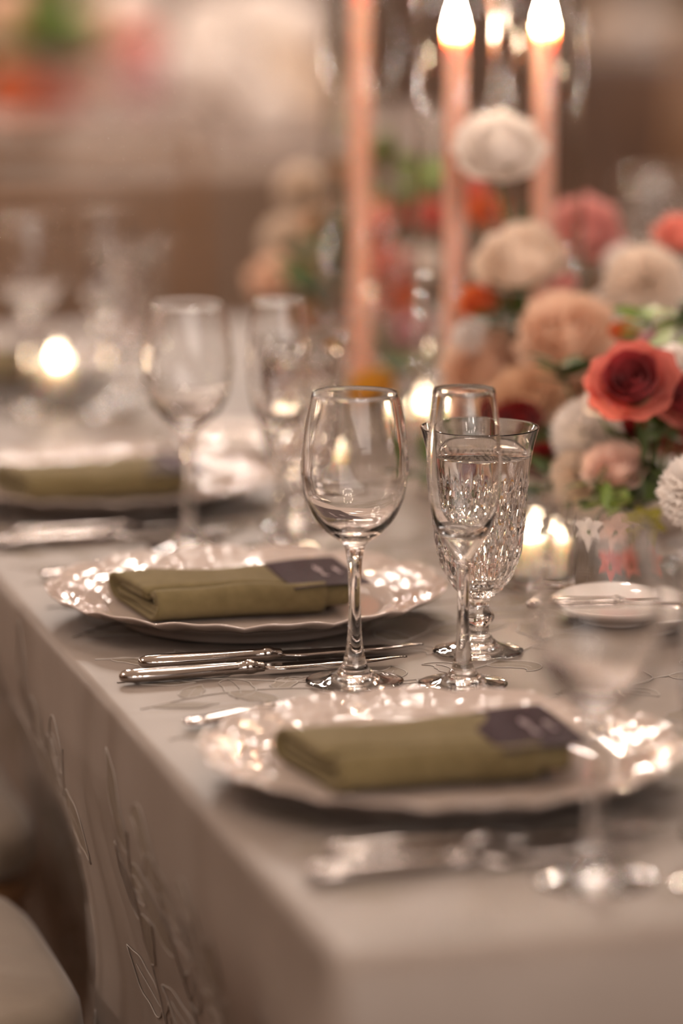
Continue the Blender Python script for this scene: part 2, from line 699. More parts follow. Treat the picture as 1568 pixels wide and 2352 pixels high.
def add_leaf(side, cx, cy, ang, ln, wd, curl, fill=True):
    le, ri = leaf_outline(cx, cy, ang, ln, wd, curl)
    if side == 'drop' and (min(p[1] for p in le + ri) < 0.012 or max(p[1] for p in le + ri) > 0.70 or min(p[0] for p in le + ri) < 0.02):
        return
    if side == 'top' and (min(p[0] for p in le + ri) < 0.012 or min(p[1] for p in le + ri) < 0.012):
        return
    add_stitch(side, le + ri[::-1])
    add_stitch(side, [(p[0] * 0.5 + q[0] * 0.5, p[1] * 0.5 + q[1] * 0.5) for p, q in zip(le, ri)][:-4], 0.0004)
    if fill:
        V, F = [], []
        for p, q in zip(le, ri):
            V += [on_cloth(side, p[0], p[1], 0.00035), on_cloth(side, (p[0] + q[0]) / 2, (p[1] + q[1]) / 2, 0.0005), on_cloth(side, q[0], q[1], 0.00035)]
        for i in range(len(le) - 1):
            F += [(3 * i, 3 * i + 1, 3 * i + 4, 3 * i + 3), (3 * i + 1, 3 * i + 2, 3 * i + 5, 3 * i + 4)]
        mo_geo.append((V, F))


def vine(side, x0, y0, ang, length, sway, size):
    pts = []
    x, y = x0, y0
    n = int(length / 0.012)
    ph = rng.uniform(0, 6.28)
    for i in range(n):
        d = ang + sway * math.sin(ph + i * 0.17)
        pts.append((x, y, d))
        x += math.cos(d) * 0.012
        y += math.sin(d) * 0.012
    ok = [(p, q) for p, q, _ in pts if (side == 'top' and p > 0.012 and q > 0.012) or (side == 'drop' and 0.012 < q < 0.70 and p > 0.02)]
    if len(ok) > 3:
        add_stitch(side, ok, 0.0008)
    s = 1
    for i in range(1, n, 3):
        px, py, d = pts[i]
        s = -s
        ln = size * rng.uniform(0.6, 1.35)
        add_leaf(side, px, py, d + s * rng.uniform(0.45, 1.2), ln, ln * rng.uniform(0.2, 0.32), s * rng.uniform(-1.2, 2.8), rng.random() < 0.7)


# hanging side: vines climb from the floor towards the table edge
for k, b0 in enumerate(frange(0.07, 1.9, 0.125)):
    vine('drop', b0 + rng.uniform(-0.02, 0.02), 0.69, -PI / 2 + rng.uniform(-0.12, 0.12), 0.67, 0.5, 0.074)
# top: scrolls along the setting side of the table
for k, b0 in enumerate(frange(0.03, 1.8, 0.095)):
    vine('top', 0.02, b0 + rng.uniform(-0.02, 0.02), rng.uniform(-0.25, 0.25), 0.62, 0.6, 0.052)

sg = join(*st_geo)
em = part('embroidery_outline', sg, M['stitch'], cloth)
em['kind'] = 'stuff'
em['label'] = 'raised pale stitched outlines of leaves'
mg = join(*mo_geo)
em2 = part('embroidery_fill', mg, M['motif'], cloth)
em2['kind'] = 'stuff'
em2['label'] = 'matte woven leaf motifs'

# ------------------------------------------------------------------ glassware
def wine_geo():
    outer = smooth_profile([(0.0, 0.0012), (0.020, 0.0008), (0.0345, 0.0), (0.0366, 0.0007), (0.0345, 0.0016), (0.0260, 0.0027), (0.0180, 0.0046), (0.0125, 0.0085),
                            (0.0088, 0.0150), (0.0064, 0.0260), (0.0050, 0.042), (0.0046, 0.062), (0.0050, 0.082), (0.0064, 0.0965), (0.0092, 0.1045),
                            (0.0190, 0.1120), (0.0295, 0.1235), (0.0363, 0.1385), (0.0393, 0.1545), (0.0398, 0.1640), (0.0385, 0.1800), (0.0358, 0.1985), (0.0318, 0.2172)], 4)
    rim = [(0.0315, 0.2177), (0.0311, 0.2178), (0.0308, 0.2174)]
    inner = smooth_profile([(0.0308, 0.2172), (0.0347, 0.1985), (0.0374, 0.1800), (0.0386, 0.1640), (0.0381, 0.1545), (0.0349, 0.1390), (0.0277, 0.1255),
                            (0.0180, 0.1165), (0.0080, 0.1128), (0.0, 0.1122)], 4)
    return lathe(outer + rim + inner, 96)


def flute_geo():
    outer = smooth_profile([(0.0, 0.0012), (0.018, 0.0008), (0.0315, 0.0), (0.0335, 0.0007), (0.0315, 0.0016), (0.0240, 0.0027), (0.0165, 0.0046), (0.0112, 0.0085),
                            (0.0078, 0.0150), (0.0056, 0.0270), (0.0045, 0.045), (0.0042, 0.062), (0.0048, 0.080), (0.0062, 0.0930),
                            (0.0110, 0.1010), (0.0175, 0.1120), (0.0226, 0.1250), (0.0262, 0.1420), (0.0277, 0.1600), (0.0270, 0.1800), (0.0252, 0.2000), (0.0226, 0.2212)], 4)
    rim = [(0.0223, 0.2217), (0.0219, 0.2218), (0.0216, 0.2214)]
    inner = smooth_profile([(0.0216, 0.2212), (0.0241, 0.2000), (0.0258, 0.1800), (0.0264, 0.1600), (0.0249, 0.1425), (0.0212, 0.1275),
                            (0.0150, 0.1170), (0.0070, 0.1128), (0.0, 0.1120)], 4)
    return lathe(outer + rim + inner, 96)


GOB_IN = [(0.0432, 0.1745), (0.0395, 0.1640), (0.0372, 0.1530), (0.0352, 0.1300), (0.0336, 0.1050), (0.0305, 0.0800), (0.0220, 0.0610), (0.0100, 0.0540), (0.0, 0.0530)]


def goblet_geo():
    low = smooth_profile([(0.0, 0.0014), (0.020, 0.0010), (0.0330, 0.0), (0.0347, 0.0009), (0.0325, 0.0022), (0.0240, 0.0040), (0.0150, 0.0075), (0.0095, 0.0140), (0.0082, 0.0200),
                          (0.0110, 0.0240), (0.0125, 0.0280), (0.0105, 0.0325), (0.0080, 0.0360), (0.0088, 0.0405), (0.0130, 0.0450)], 3)
    bowl = smooth_profile([(0.0145, 0.0455), (0.0225, 0.0540), (0.0300, 0.0670), (0.0345, 0.0840), (0.0366, 0.1050), (0.0378, 0.1250), (0.0392, 0.1450), (0.0415, 0.1600), (0.0440, 0.1700), (0.0455, 0.1752)], 4)
    rim = [(0.0453, 0.1757), (0.0448, 0.1758), (0.0442, 0.1754)]
    inner = smooth_profile([(0.0438, 0.1750)] + GOB_IN[1:], 3)
    n1, n2 = len(low), len(bowl)

    def cut(t, r, z, i):
        if i < n1:
            if 0.020 < z < 0.038:
                return r * (1 - 0.06 * abs(math.sin(4 * t)))
            if z < 0.008 and r > 0.012:
                return r * (1 + 0.012 * math.cos(12 * t))
            return r
        if i < n1 + n2:
            env = sstep(z, 0.046, 0.058) * (1 - sstep(z, 0.125, 0.146))
            petal = abs(math.sin(6 * t + 0.4)) ** 0.6
            fan = abs(math.sin(12 * t + (z - 0.09) * 150)) * 0.5 + abs(math.sin(12 * t - (z - 0.09) * 150)) * 0.5
            wedge = 1 - sstep(z, 0.075 + 0.05 * petal, 0.085 + 0.05 * petal)
            return r - env * (0.0022 * (1 - fan) + 0.0016 * wedge * (1 - petal)) - 0.0005 * (1 - abs(math.sin(12 * t))) * sstep(z, 0.09, 0.13) * (1 - sstep(z, 0.140, 0.152))
        return r
    return lathe(low + bowl + rim + inner, 144, rfun=cut)


def goblet_water_geo():
    lv = 0.1545
    pr = [(0.0, 0.0525)] + [(r + 0.0002, z) for r, z in reversed(GOB_IN[:-1]) if z < lv and r > 0] + [(0.0377, lv + 0.0009), (0.0362, lv), (0.0, lv)]
    return lathe(pr, 64)


WINE_ME = raw_mesh('wine_glass', *wine_geo(), M['glass'])
FLUTE_ME = raw_mesh('champagne_flute', *flute_geo(), M['glass'])
GOB_ME = raw_mesh('goblet_glass', *goblet_geo(), M['crystal'], True)
try:
    GOB_ME.set_sharp_from_angle(angle=math.radians(14))
except Exception:
    pass
GOBW_ME = raw_mesh('water', *goblet_water_geo(), M['water'])


def wine_glass(a, b, label, rz=0.0, z=0.0015):
    o = link('wine_glass', WINE_ME, None, G(a, b, z), (0, 0, rz))
    return tag(o, label, 'wine glass', 'wine glasses on the long table')


def flute(a, b, label, tilt=0.0):
    o = link('champagne_flute', FLUTE_ME, None, G(a, b, 0.0015), (0, 0, 0))
    return tag(o, label, 'champagne flute', 'champagne flutes on the long table')


def goblet(a, b, label, rz=0.0):
    t = thing('water_goblet', label, 'goblet', G(a, b, 0.0015), rz, 'cut glass water goblets on the long table')
    link('goblet_glass', GOB_ME, t)
    link('water', GOBW_ME, t)
    return t


# ------------------------------------------------------------------ plates
def plate_geo(R, lobes=14):
    top = [(0.0, 0.0085), (0.06, 0.0083), (0.106, 0.0086), (0.113, 0.0102), (0.118, 0.0136), (0.122, 0.0150), (0.127, 0.0157), (0.131, 0.0177), (0.135, 0.0184),
           (0.140, 0.0192), (0.145, 0.0212), (0.150, 0.0220), (0.155, 0.0240), (0.159, 0.0262), (0.161, 0.0270)]
    bot = [(0.162, 0.0262), (0.1605, 0.0245), (0.152, 0.0205), (0.135, 0.0150), (0.118, 0.0105), (0.108, 0.0062), (0.104, 0.0020), (0.102, 0.0), (0.098, 0.0), (0.096, 0.0035), (0.0, 0.0040)]
    prof = smooth_profile(top, 3) + smooth_profile(bot, 2)
    s = R / 0.161

    def sc(t, r, z, i):
        w = sstep(r, 0.112, 0.161)
        q = abs(math.cos(lobes * t / 2)) ** 0.7
        rr = r * (1 - 0.022 * w * (1 - q))
        zz = z + w * 0.0030 * (q - 0.6) - 0.0006 * w * math.cos(lobes * 2 * t)
        return (rr * s, zz)
    return lathe(prof, 224, rfun=sc)


PLATE_ME = raw_mesh('dinner_plate', *plate_geo(0.161), M['plate'])


def bread_geo():
    prof = smooth_profile([(0.0, 0.006), (0.04, 0.006), (0.050, 0.0075), (0.060, 0.0125), (0.070, 0.0165), (0.0745, 0.0180)], 4) + \
        smooth_profile([(0.0752, 0.0174), (0.070, 0.0140), (0.058, 0.0080), (0.048, 0.0030), (0.045, 0.0), (0.042, 0.0), (0.040, 0.003), (0.0, 0.003)], 3)
    return lathe(prof, 96)


BREAD_ME = raw_mesh('bread_plate', *bread_geo(), M['bread'])


# ------------------------------------------------------------------ cutlery (lies along +x, handle end at x = 0)
def sweep_section(stations, n=16):
    """stations: (x, halfwidth, halfheight, zc); superelliptic section"""
    V, F = [], []
    for x, w, h, zc in stations:
        for k in range(n):
            t = 2 * PI * k / n
            V.append((x, w * math.cos(t), zc + h * math.sin(t)))
    m = len(stations)
    for i in range(m - 1):
        for k in range(n):
            k2 = (k + 1) % n
            F.append((i * n + k, i * n + k2, (i + 1) * n + k2, (i + 1) * n + k))
    F.append(tuple(reversed(range(n))))
    F.append(tuple((m - 1) * n + k for k in range(n)))
    return V, F


def resample(st, sub=4):
    P_ = [Vector((a, b, c)) for a, b, c, d in st]
    Z_ = [Vector((d, 0, 0)) for a, b, c, d in st]
    c1, c2 = curve3(P_, sub), curve3(Z_, sub)
    return [(p.x, max(1e-5, p.y), max(1e-5, p.z), z.x) for p, z in zip(c1, c2)]


def knife_parts():
    handle = sweep_section(resample([(0.0, 0.001, 0.001, 0.0052), (0.002, 0.0055, 0.0036, 0.0052), (0.010, 0.0088, 0.0050, 0.0052), (0.030, 0.0092, 0.0050, 0.0052), (0.070, 0.0072, 0.0048, 0.0052),
                                     (0.094, 0.0055, 0.0046, 0.0052), (0.099, 0.0066, 0.0055, 0.0056), (0.103, 0.0066, 0.0055, 0.0056), (0.107, 0.0052, 0.0042, 0.0052), (0.112, 0.0050, 0.0036, 0.005)], 4), 20)
    V, F = [], []
    n = 26
    for i in range(n + 1):
        t = i / n
        x = 0.110 + 0.117 * t
        back = 0.0062 * (1 - sstep(t, 0.85, 1.0) * 0.8)
        edge = -0.0098 * sstep(t, 0.0, 0.12) * (1 - sstep(t, 0.6, 1.0) ** 1.5) - 0.004 * (1 - sstep(t, 0, 0.1))
        edge -= 0.004 * (1 - t) if t < 0.99 else -0.003
        th = 0.0011 * (1 - 0.5 * t)
        mid = back * 0.5 + edge * 0.5
        V += [(x, back, 0.0046 + th), (x, mid, 0.0046 + th * 0.8), (x, edge, 0.0044), (x, mid, 0.0042 - th * 0.6), (x, back, 0.0042 - th)]
    for i in range(n):
        for k in range(5):
            k2 = (k + 1) % 5
            F.append((i * 5 + k, i * 5 + k2, (i + 1) * 5 + k2, (i + 1) * 5 + k))
    F.append((4, 3, 2, 1, 0))
    F.append(tuple(n * 5 + k for k in range(5)))
    return handle, (V, F)


def fork_parts():
    handle = sweep_section(resample([(0.0, 0.001, 0.0006, 0.004), (0.002, 0.006, 0.0016, 0.004), (0.010, 0.0096, 0.0022, 0.004), (0.025, 0.0086, 0.0022, 0.0045), (0.060, 0.0050, 0.0022, 0.007),
                                     (0.100, 0.0034, 0.0020, 0.0085), (0.125, 0.0036, 0.0018, 0.006), (0.138, 0.0075, 0.0014, 0.0035), (0.148, 0.0108, 0.0010, 0.003), (0.152, 0.0112, 0.0010, 0.003)], 4), 16)
    tines = []
    for k in range(4):
        y = -0.0090 + 0.0060 * k
        tines.append(sweep_section(resample([(0.150, 0.0019, 0.0010, 0.003), (0.165, 0.0017, 0.0010, 0.0035), (0.182, 0.0015, 0.0009, 0.006), (0.192, 0.0009, 0.0006, 0.009), (0.194, 0.0003, 0.0003, 0.0096)], 3), 8))
        tines[-1] = ([(x, yy + y, z) for x, yy, z in tines[-1][0]], tines[-1][1])
    return handle, tines


kh, kb = knife_parts()
KH_ME = raw_mesh('handle', *kh, M['steel'])
KB_ME = raw_mesh('blade', *kb, M['steel'])
fh, ft = fork_parts()
FH_ME = raw_mesh('handle', *fh, M['steel'])
FT_ME = [raw_mesh('tine', *g, M['steel']) for g in ft]


def table_knife(a, b, ang, label, scale=1.0, z=0.0015):
    t = thing('table_knife', label, 'knife', G(a, b, z), TA + ang, 'steel knives on the long table')
    t.scale = (scale,) * 3
    link('handle', KH_ME, t)
    link('blade', KB_ME, t)
    return t


def dinner_fork(a, b, ang, label):
    t = thing('dinner_fork', label, 'fork', G(a, b, 0.0015), TA + ang, 'steel forks on the long table')
    link('handle', FH_ME, t)
    for m in FT_ME:
        link('tine', m, t)
    return t


# ------------------------------------------------------------------ folded napkin with card
def strip_path(w, h, turns):
    """flattened spiral section in (y, z); outermost layer on top"""
    pts = []
    step = 0.0046
    th = 0.0
    for k in range(turns):
        ww, hh = w / 2 - step * k, h / 2 - step * k * 0.62
        r = max(0.002, min(hh, ww) * 0.92)
        loop = []
        for i in range(9):
            t = PI / 2 + PI * i / 8
            loop.append((-(ww - r) + r * math.cos(t), hh * math.sin(t)))
        for i in range(1, 6):
            loop.append((-(ww - r) + 2 * (ww - r) * i / 6, -hh))
        for i in range(9):
            t = -PI / 2 + PI * i / 8
            loop.append(((ww - r) + r * math.cos(t), hh * math.sin(t) - (step * 0.62 * (i / 8) if i > 4 else 0)))
        for i in range(1, 6):
            loop.append(((ww - r) - 2 * (ww - r) * i / 6, hh - step * 0.62))
        pts += loop
    return pts


def strip_solid(path, x0, x1, th, nx=20, seed=0, wob=0.0012):
    r = random.Random(seed)
    ph = [r.uniform(0, 6.28) for _ in range(4)]
    n = len(path)
    nor = []
    for i in range(n):
        p, q = path[max(0, i - 1)], path[min(n - 1, i + 1)]
        dx, dy = q[0] - p[0], q[1] - p[1]
        l = math.hypot(dx, dy) or 1
        nor.append((-dy / l, dx / l))
    V, F = [], []
    for j in range(nx + 1):
        s = j / nx
        x = x0 + (x1 - x0) * s
        for sgn in (1, -1):
            for i, (y, z) in enumerate(path):
                wz = wob * (math.sin(6 * s + ph[0] + y * 30) + 0.6 * math.sin(13 * s + ph[1] - y * 22)) * (1 if z > 0 else 0.2)
                wy = wob * 1.2 * math.sin(5 * s + ph[2])
                xe = 0.0016 * math.sin(i * 0.55 + ph[3]) * (1 if j in (0, nx) else 0)
                V.append((x + xe, y + nor[i][0] * th / 2 * sgn + wy, z + nor[i][1] * th / 2 * sgn + wz))
    L_ = 2 * n
    for j in range(nx):
        for i in range(n - 1):
            a0, b0 = j * L_ + i, (j + 1) * L_ + i
            F.append((a0, a0 + 1, b0 + 1, b0))
            a1, b1 = a0 + n, b0 + n
            F.append((a1, b1, b1 + 1, a1 + 1))
        for i in (0, n - 1):
            F.append((j * L_ + i, (j + 1) * L_ + i, (j + 1) * L_ + n + i, j * L_ + n + i))
    for j in (0, nx):
        for i in range(n - 1):
            F.append((j * L_ + i, j * L_ + n + i, j * L_ + n + i + 1, j * L_ + i + 1))
    bm = bmesh.new()
    bv = [bm.verts.new(v) for v in V]
    for f in F:
        try:
            bm.faces.new([bv[i] for i in f])
        except ValueError:
            pass
    bmesh.ops.recalc_face_normals(bm, faces=bm.faces)
    bm.verts.index_update()
    V = [tuple(v.co) for v in bm.verts]
    F = [tuple(v.index for v in f.verts) for f in bm.faces]
    bm.free()
    return V, F


NAP_H, NAP_W = 0.0215, 0.108


def napkin_geo(seed):
    outer = strip_path(NAP_W, NAP_H, 1)
    inner = strip_path(NAP_W - 0.010, NAP_H - 0.0065, 2)
    fold = strip_solid(outer, -0.086, 0.052, 0.0036, 24, seed, 0.0011)
    core = strip_solid(inner, -0.083, 0.074, 0.0032, 24, seed + 5, 0.0007)
    up = NAP_H / 2 + 0.0025
    lift = lambda g: ([(x - 0.14 * (y + 0.05) * sstep(-x, 0.0, 0.08), y, z + up) for x, y, z in g[0]], g[1])
    return lift(fold), lift(core)


def card_geo():
    V, F = [], []
    n = 8
    for k in (0, 1):
        for i in range(n + 1):
            x = 0.026 + 0.064 * i / n
            z = 0.0226 + 0.0012 * math.sin(PI * i / n) - 0.00035 * k
            for y in (-0.050 - 0.1 * (0.09 - x) , 0.066 - 0.25 * (0.09 - x)):
                V.append((x, y, z))
    m = 2 * (n + 1)
    for i in range(n):
        q = 2 * i
        F.append((q, q + 2, q + 3, q + 1))
        F.append((m + q, m + q + 1, m + q + 3, m + q + 2))
        F.append((q, m + q, m + q + 2, q + 2))
        F.append((q + 1, q + 3, m + q + 3, m + q + 1))
    F.append((0, 1, m + 1, m))
    F.append((2 * n, m + 2 * n, m + 2 * n + 1, 2 * n + 1))
    return V, F


def script_lines(seed):
    """unreadable handwritten script line on the card"""
    r = random.Random(seed)
    geos = []
    for row, (y0, y1) in enumerate(((-0.018, 0.024), (-0.010, 0.014))):
        pts = []
        x = 0.062 + 0.014 * row
        n = 70
        for i in range(n):
            t = i / (n - 1)
            y = y0 + (y1 - y0) * t
            amp = 0.0030 if row == 0 else 0.0018
            pts.append((x + amp * math.sin(t * 40 + r.uniform(-0.3, 0.3)) * (0.6 + 0.4 * math.sin(t * 9 + seed)), y + 0.001 * math.cos(t * 40), 0.0240))
        geos.append(tube(pts, 0.00045, 4, False))
    return join(*geos)


CARD_ME = raw_mesh('menu_card', *card_geo(), M['card'], False)


def napkin(a, b, label, seed, card_label):
    t = thing('napkin', label, 'napkin', G(a, b, 0.0112), TA, 'folded olive napkins on the plates')
    f, c = napkin_geo(seed)
    part('outer_fold', f, M['napkin'], t)
    part('inner_fold', c, M['napkin'], t)
    k = thing('menu_card', card_label, 'card', G(a, b, 0.0112), TA, 'plum cards tucked into the napkins')
    link('card_sheet', CARD_ME, k)
    part('lettering', script_lines(seed), M['ink'], k)['label'] = 'pale unreadable script'


# ------------------------------------------------------------------ lay the four settings
SETTINGS = [
    (0.168, 0.347, 'corner setting of the long table', 1),
    (0.168, 0.894, 'second setting from the table corner', 2),
    (0.166, 1.438, 'third setting from the table corner', 3),
    (0.172, 2.232, 'fourth setting from the table corner', 4),
]
for a, b, where, sd in SETTINGS:
    o = link('dinner_plate', PLATE_ME, None, G(a, b, 0.0015), (0, 0, TA + 0.1 * sd))
    tag(o, 'scalloped blush porcelain plate under the napkin, ' + where, 'plate', 'scalloped plates on the long table')
    napkin(a, b, 'folded olive green linen napkin on the plate, ' + where, sd, 'plum menu card tucked into the napkin, ' + where)
    wine_glass(a + 0.023, b - 0.245, 'empty wine glass beside the knife tips, ' + where)
    flute(a + 0.098, b - 0.275, 'empty slim champagne flute, ' + where)
    goblet(a + 0.142, b - 0.172, 'cut glass water goblet full of water, ' + where, 0.3 * sd)
    table_knife(0.044, b - 0.164, 0.03, 'polished steel knife closest to the plate, ' + where)
    table_knife(0.020, b - 0.208, 0.055, 'polished steel knife farther from the plate, ' + where)
    dinner_fork(0.036, b + 0.192, 0.245, 'polished steel fork, ' + where)

wine_glass(1.02, 2.30, 'wine glass across the flowers on the other side of the table')
goblet(1.09, 2.38, 'water goblet across the flowers on the other side of the table')


def bread_plate(a, b, label, ang, klabel):
    o = link('bread_plate', BREAD_ME, None, G(a, b, 0.0015), (0, 0, TA))
    tag(o, label, 'plate', 'bread plates on the long table')
    dx, dy = math.cos(ang) * 0.085, math.sin(ang) * 0.085
    return table_knife(a - dx, b - dy - 0.018, ang, klabel, 0.75, 0.0185)


bread_plate(0.452, 0.782, 'small white bread plate beside the lit votive', -0.24, 'butter knife laid across the bread plate by the lit votive')
bread_plate(0.352, 1.674, 'small white bread plate past the third setting', -0.2, 'butter knife laid across the bread plate past the third setting')

# ------------------------------------------------------------------ candles
def flame_geo(h, r):
    return lathe(smooth_profile([(0.0, 0.0), (r * 0.7, h * 0.10), (r, h * 0.28), (r * 0.78, h * 0.52), (r * 0.36, h * 0.80), (0.0, h)], 4), 20)


VOT_R = 0.030


def votive_glass_geo():
    outer = [(0.0, 0.0), (0.026, 0.0), (0.0275, 0.0015)] + [(0.0275 + 0.0045 * i / 14, 0.004 + 0.070 * i / 14) for i in range(15)]
    inner = [(0.0300, 0.0745), (0.0290, 0.066), (0.0265, 0.030), (0.0250, 0.012), (0.0200, 0.0095), (0.0, 0.0090)]

    def cut(t, r, z, i):
        if 3 <= i < 17:
            d1, d2 = abs(math.sin(7 * t + z * 120)), abs(math.sin(7 * t - z * 120))
            return r - 0.0007 * (1 - min(1, d1 * 2.2)) - 0.0007 * (1 - min(1, d2 * 2.2))
        return r
    return lathe(outer + smooth_profile(inner, 3), 112, rfun=cut)


VOT_ME = raw_mesh('votive_glass', *votive_glass_geo(), M['crystal'], True)
try:
    VOT_ME.set_sharp_from_angle(angle=math.radians(12))
except Exception:
    pass
VWAX_ME = raw_mesh('wax', *lathe(smooth_profile([(0.0, 0.0), (0.015, 0.0), (0.0165, 0.001), (0.0165, 0.030), (0.0150, 0.0315), (0.006, 0.0302), (0.0, 0.0300)], 3), 32), M['wax_white'])
VFL_ME = raw_mesh('flame', *flame_geo(0.019, 0.0058), M['flame'])
WICK_ME = raw_mesh('wick', *tube([(0, 0, 0), (0, 0, 0.007)], 0.0008, 6), M['wick'])


def votive(a, b, label):
    t = thing('votive_candle', label, 'votive', G(a, b, 0.0015), TA, 'lit votive candles on the long table')
    link('votive_glass', VOT_ME, t)
    w = link('wax', VWAX_ME, t, loc=(0, 0, 0.0098))
    link('wick', WICK_ME, w, loc=(0, 0, 0.0294))
    link('flame', VFL_ME, w, loc=(0, 0, 0.0322))
    return t


votive(0.428, 0.945, 'lit votive in diamond cut glass beside the first bread plate')
votive(0.375, 1.425, 'lit votive beyond the third setting plate')
votive(0.540, 1.650, 'lit votive just past the mustard yellow bloom')
votive(0.236, 2.052, 'lit votive between the fourth setting glasses')

CH_R, CH_H = 0.039, 0.475
CHIM_ME = raw_mesh('glass_chimney', *lathe([(CH_R, 0.003), (CH_R, CH_H), (CH_R - 0.001, CH_H + 0.0008), (CH_R - 0.002, CH_H), (CH_R - 0.002, 0.003)], 72, True), M['thin_glass'])
HOLD_ME = raw_mesh('holder', *lathe(smooth_profile([(0.0, 0.0), (0.034, 0.0), (0.0355, 0.002), (0.034, 0.004), (0.016, 0.006), (0.0135, 0.010), (0.0135, 0.026), (0.0118, 0.027), (0.0118, 0.012), (0.0, 0.012)], 2), 40), M['bowl'])
TFL_ME = raw_mesh('flame', *flame_geo(0.042, 0.0085), M['flame'])


def taper(a, b, h, label, lit=True):
    t = thing('taper_candle', label, 'candle', G(a, b, 0.0015), TA, 'pink tapers in glass chimneys')
    link('holder', HOLD_ME, t)
    r = 0.0112
    w = part('wax', lathe(smooth_profile([(0.0, 0.0125), (r, 0.0125), (r, h * 0.5), (r * 0.97, h - 0.006), (r * 0.8, h), (r * 0.3, h - 0.002), (0.0, h - 0.002)], 3), 32), M['wax_pink'], t)
    link('wick', WICK_ME, w, loc=(0, 0, h - 0.003))
    link('flame', TFL_ME, w, loc=(0, 0, h + 0.001))
    c = link('glass_chimney', CHIM_ME, None, G(a, b, 0.0015), (0, 0, TA))
    return c


for a, b, h, lab, cl in (
        (0.498, 1.406, 0.432, 'lit pink taper nearer the guests, in a tall glass chimney', 'tall glass chimney around the lit taper nearer the guests'),
        (0.588, 1.413, 0.434, 'lit pink taper beside the dusty pink peony, in a tall chimney', 'tall glass chimney around the taper beside the dusty pink peony'),
        (0.505, 1.767, 0.470, 'tallest pink taper standing in front of the far arrangement', 'tall glass chimney in front of the far arrangement')):
    c = taper(a, b, h, lab)
    tag(c, cl, 'glass chimney', 'glass chimneys around the tapers')

# ------------------------------------------------------------------ flowers
def petal_geo(r, h, span, curl, nu=8, nv=7, ripple=0.0, seed=0, dent=0.25):
    rr_ = random.Random(seed)
    ph = rr_.uniform(0, 6.28)
    V, F = [], []
    for j in range(nv + 1):
        v0 = j / nv
        for i in range(nu + 1):
            u = -1 + 2 * i / nu
            v = v0 * (1 - dent * abs(u) ** 2.5)
            rho = r * (0.22 + 0.78 * math.sin(min(1, v * 1.12) * PI / 2)) + r * curl * max(0, v - 0.55) ** 2 * 2.2
            z = h * v - max(0, curl) * h * max(0, v - 0.62) ** 2 * 2.4
            phi = u * span * (0.42 + 0.58 * math.sin(PI * (0.10 + 0.70 * v)))
            rho += ripple * r * v * math.sin(u * 7 + ph) + 0.03 * r * u * v
            V.append((rho * math.cos(phi), rho * math.sin(phi), z + ripple * h * 0.4 * v * math.sin(u * 9 + ph)))
    for j in range(nv):
        for i in range(nu):
            q = j * (nu + 1) + i
            F.append((q, q + 1, q + nu + 2, q + nu + 1))
    return V, F


ROSE = [(0.13, 0.98, 1.7, 2, -0.1), (0.25, 1.02, 1.25, 3, 0.0), (0.42, 1.08, 1.0, 4, 0.05), (0.60, 1.10, 0.85, 5, 0.12), (0.78, 1.02, 0.80, 5, 0.25), (0.93, 0.84, 0.80, 5, 0.42)]
PEONY = [(0.08, 1.15, 1.6, 3, 0.0), (0.20, 1.22, 1.2, 5, 0.1), (0.36, 1.24, 0.85, 6, 0.1), (0.54, 1.20, 0.70, 7, 0.05), (0.72, 1.10, 0.60, 8, 0.05), (0.88, 0.94, 0.55, 8, 0.15), (0.95, 0.62, 0.58, 7, 0.35)]


def rot_geo(g, ang, tilt=0.0, dz=0.0, s=1.0):
    m = Matrix.Rotation(ang, 4, 'Z') @ Matrix.Rotation(tilt, 4, 'Y')
    return [tuple(Vector((0, 0, dz)) + (m @ Vector(v)) * s) for v in g[0]], g[1]


ROSE_PET = [petal_geo(r, h, sp, c, ripple=0.02 + 0.03 * (i > 3), seed=i, dent=0.14) for i, (r, h, sp, n, c) in enumerate(ROSE)]


def rose_petals():
    for i, (r, h, sp, n, c) in enumerate(ROSE):
        for k in range(n):
            yield i, 2 * PI * k / n + i * 1.1 + 0.12 * math.sin(5 * k + i)


def rose_joined():
    return join(*[rot_geo(ROSE_PET[i], a) for i, a in rose_petals()])


def peony_joined(seed):
    gs = []
    rr_ = random.Random(seed)
    for i, (r, h, sp, n, c) in enumerate(PEONY):
        for k in range(n):
            g = petal_geo(r * rr_.uniform(0.93, 1.05), h * rr_.uniform(0.92, 1.04), sp, c, 7, 6, 0.05, seed * 50 + i * 9 + k, 0.3)
            gs.append(rot_geo(g, 2 * PI * k / n + i * 0.7 + rr_.uniform(-0.12, 0.12)))
    return join(*gs)


def ruffle_joined(seed):
    """dense head of narrow serrated petals"""
    gs = []
    rr_ = random.Random(seed)
    n = 90
    for k in range(n):
        f = (k + 0.5) / n
        pol = math.acos(1 - 1.35 * f)
        az = k * 2.39996
        V, F = [], []
        w = 0.24 + 0.06 * rr_.random()
        ln = 0.95 + 0.12 * rr_.random()
        nu, nv = 6, 4
        for j in range(nv + 1):
            v = j / nv
            for i in range(nu + 1):
                u = -1 + 2 * i / nu
                zig = 0.07 * (1 if i % 2 else -1) * (v > 0.9)
                V.append((0.10 * v * v + 0.07 * math.sin(u * 8 + k) * v, u * w * (0.25 + 0.75 * v ** 0.7), 0.25 + ln * 0.75 * v * (1 - 0.10 * u * u) + zig))
        for j in range(nv):
            for i in range(nu):
                q = j * (nu + 1) + i
                F.append((q, q + 1, q + nu + 2, q + nu + 1))
        m = Matrix.Rotation(az, 4, 'Z') @ Matrix.Rotation(pol, 4, 'Y') @ Matrix.Rotation(rr_.uniform(-0.6, 0.6), 4, 'Z')
        gs.append(([tuple(m @ Vector(v) + Vector((0, 0, 0.35))) for v in V], F))
    return join(*gs)


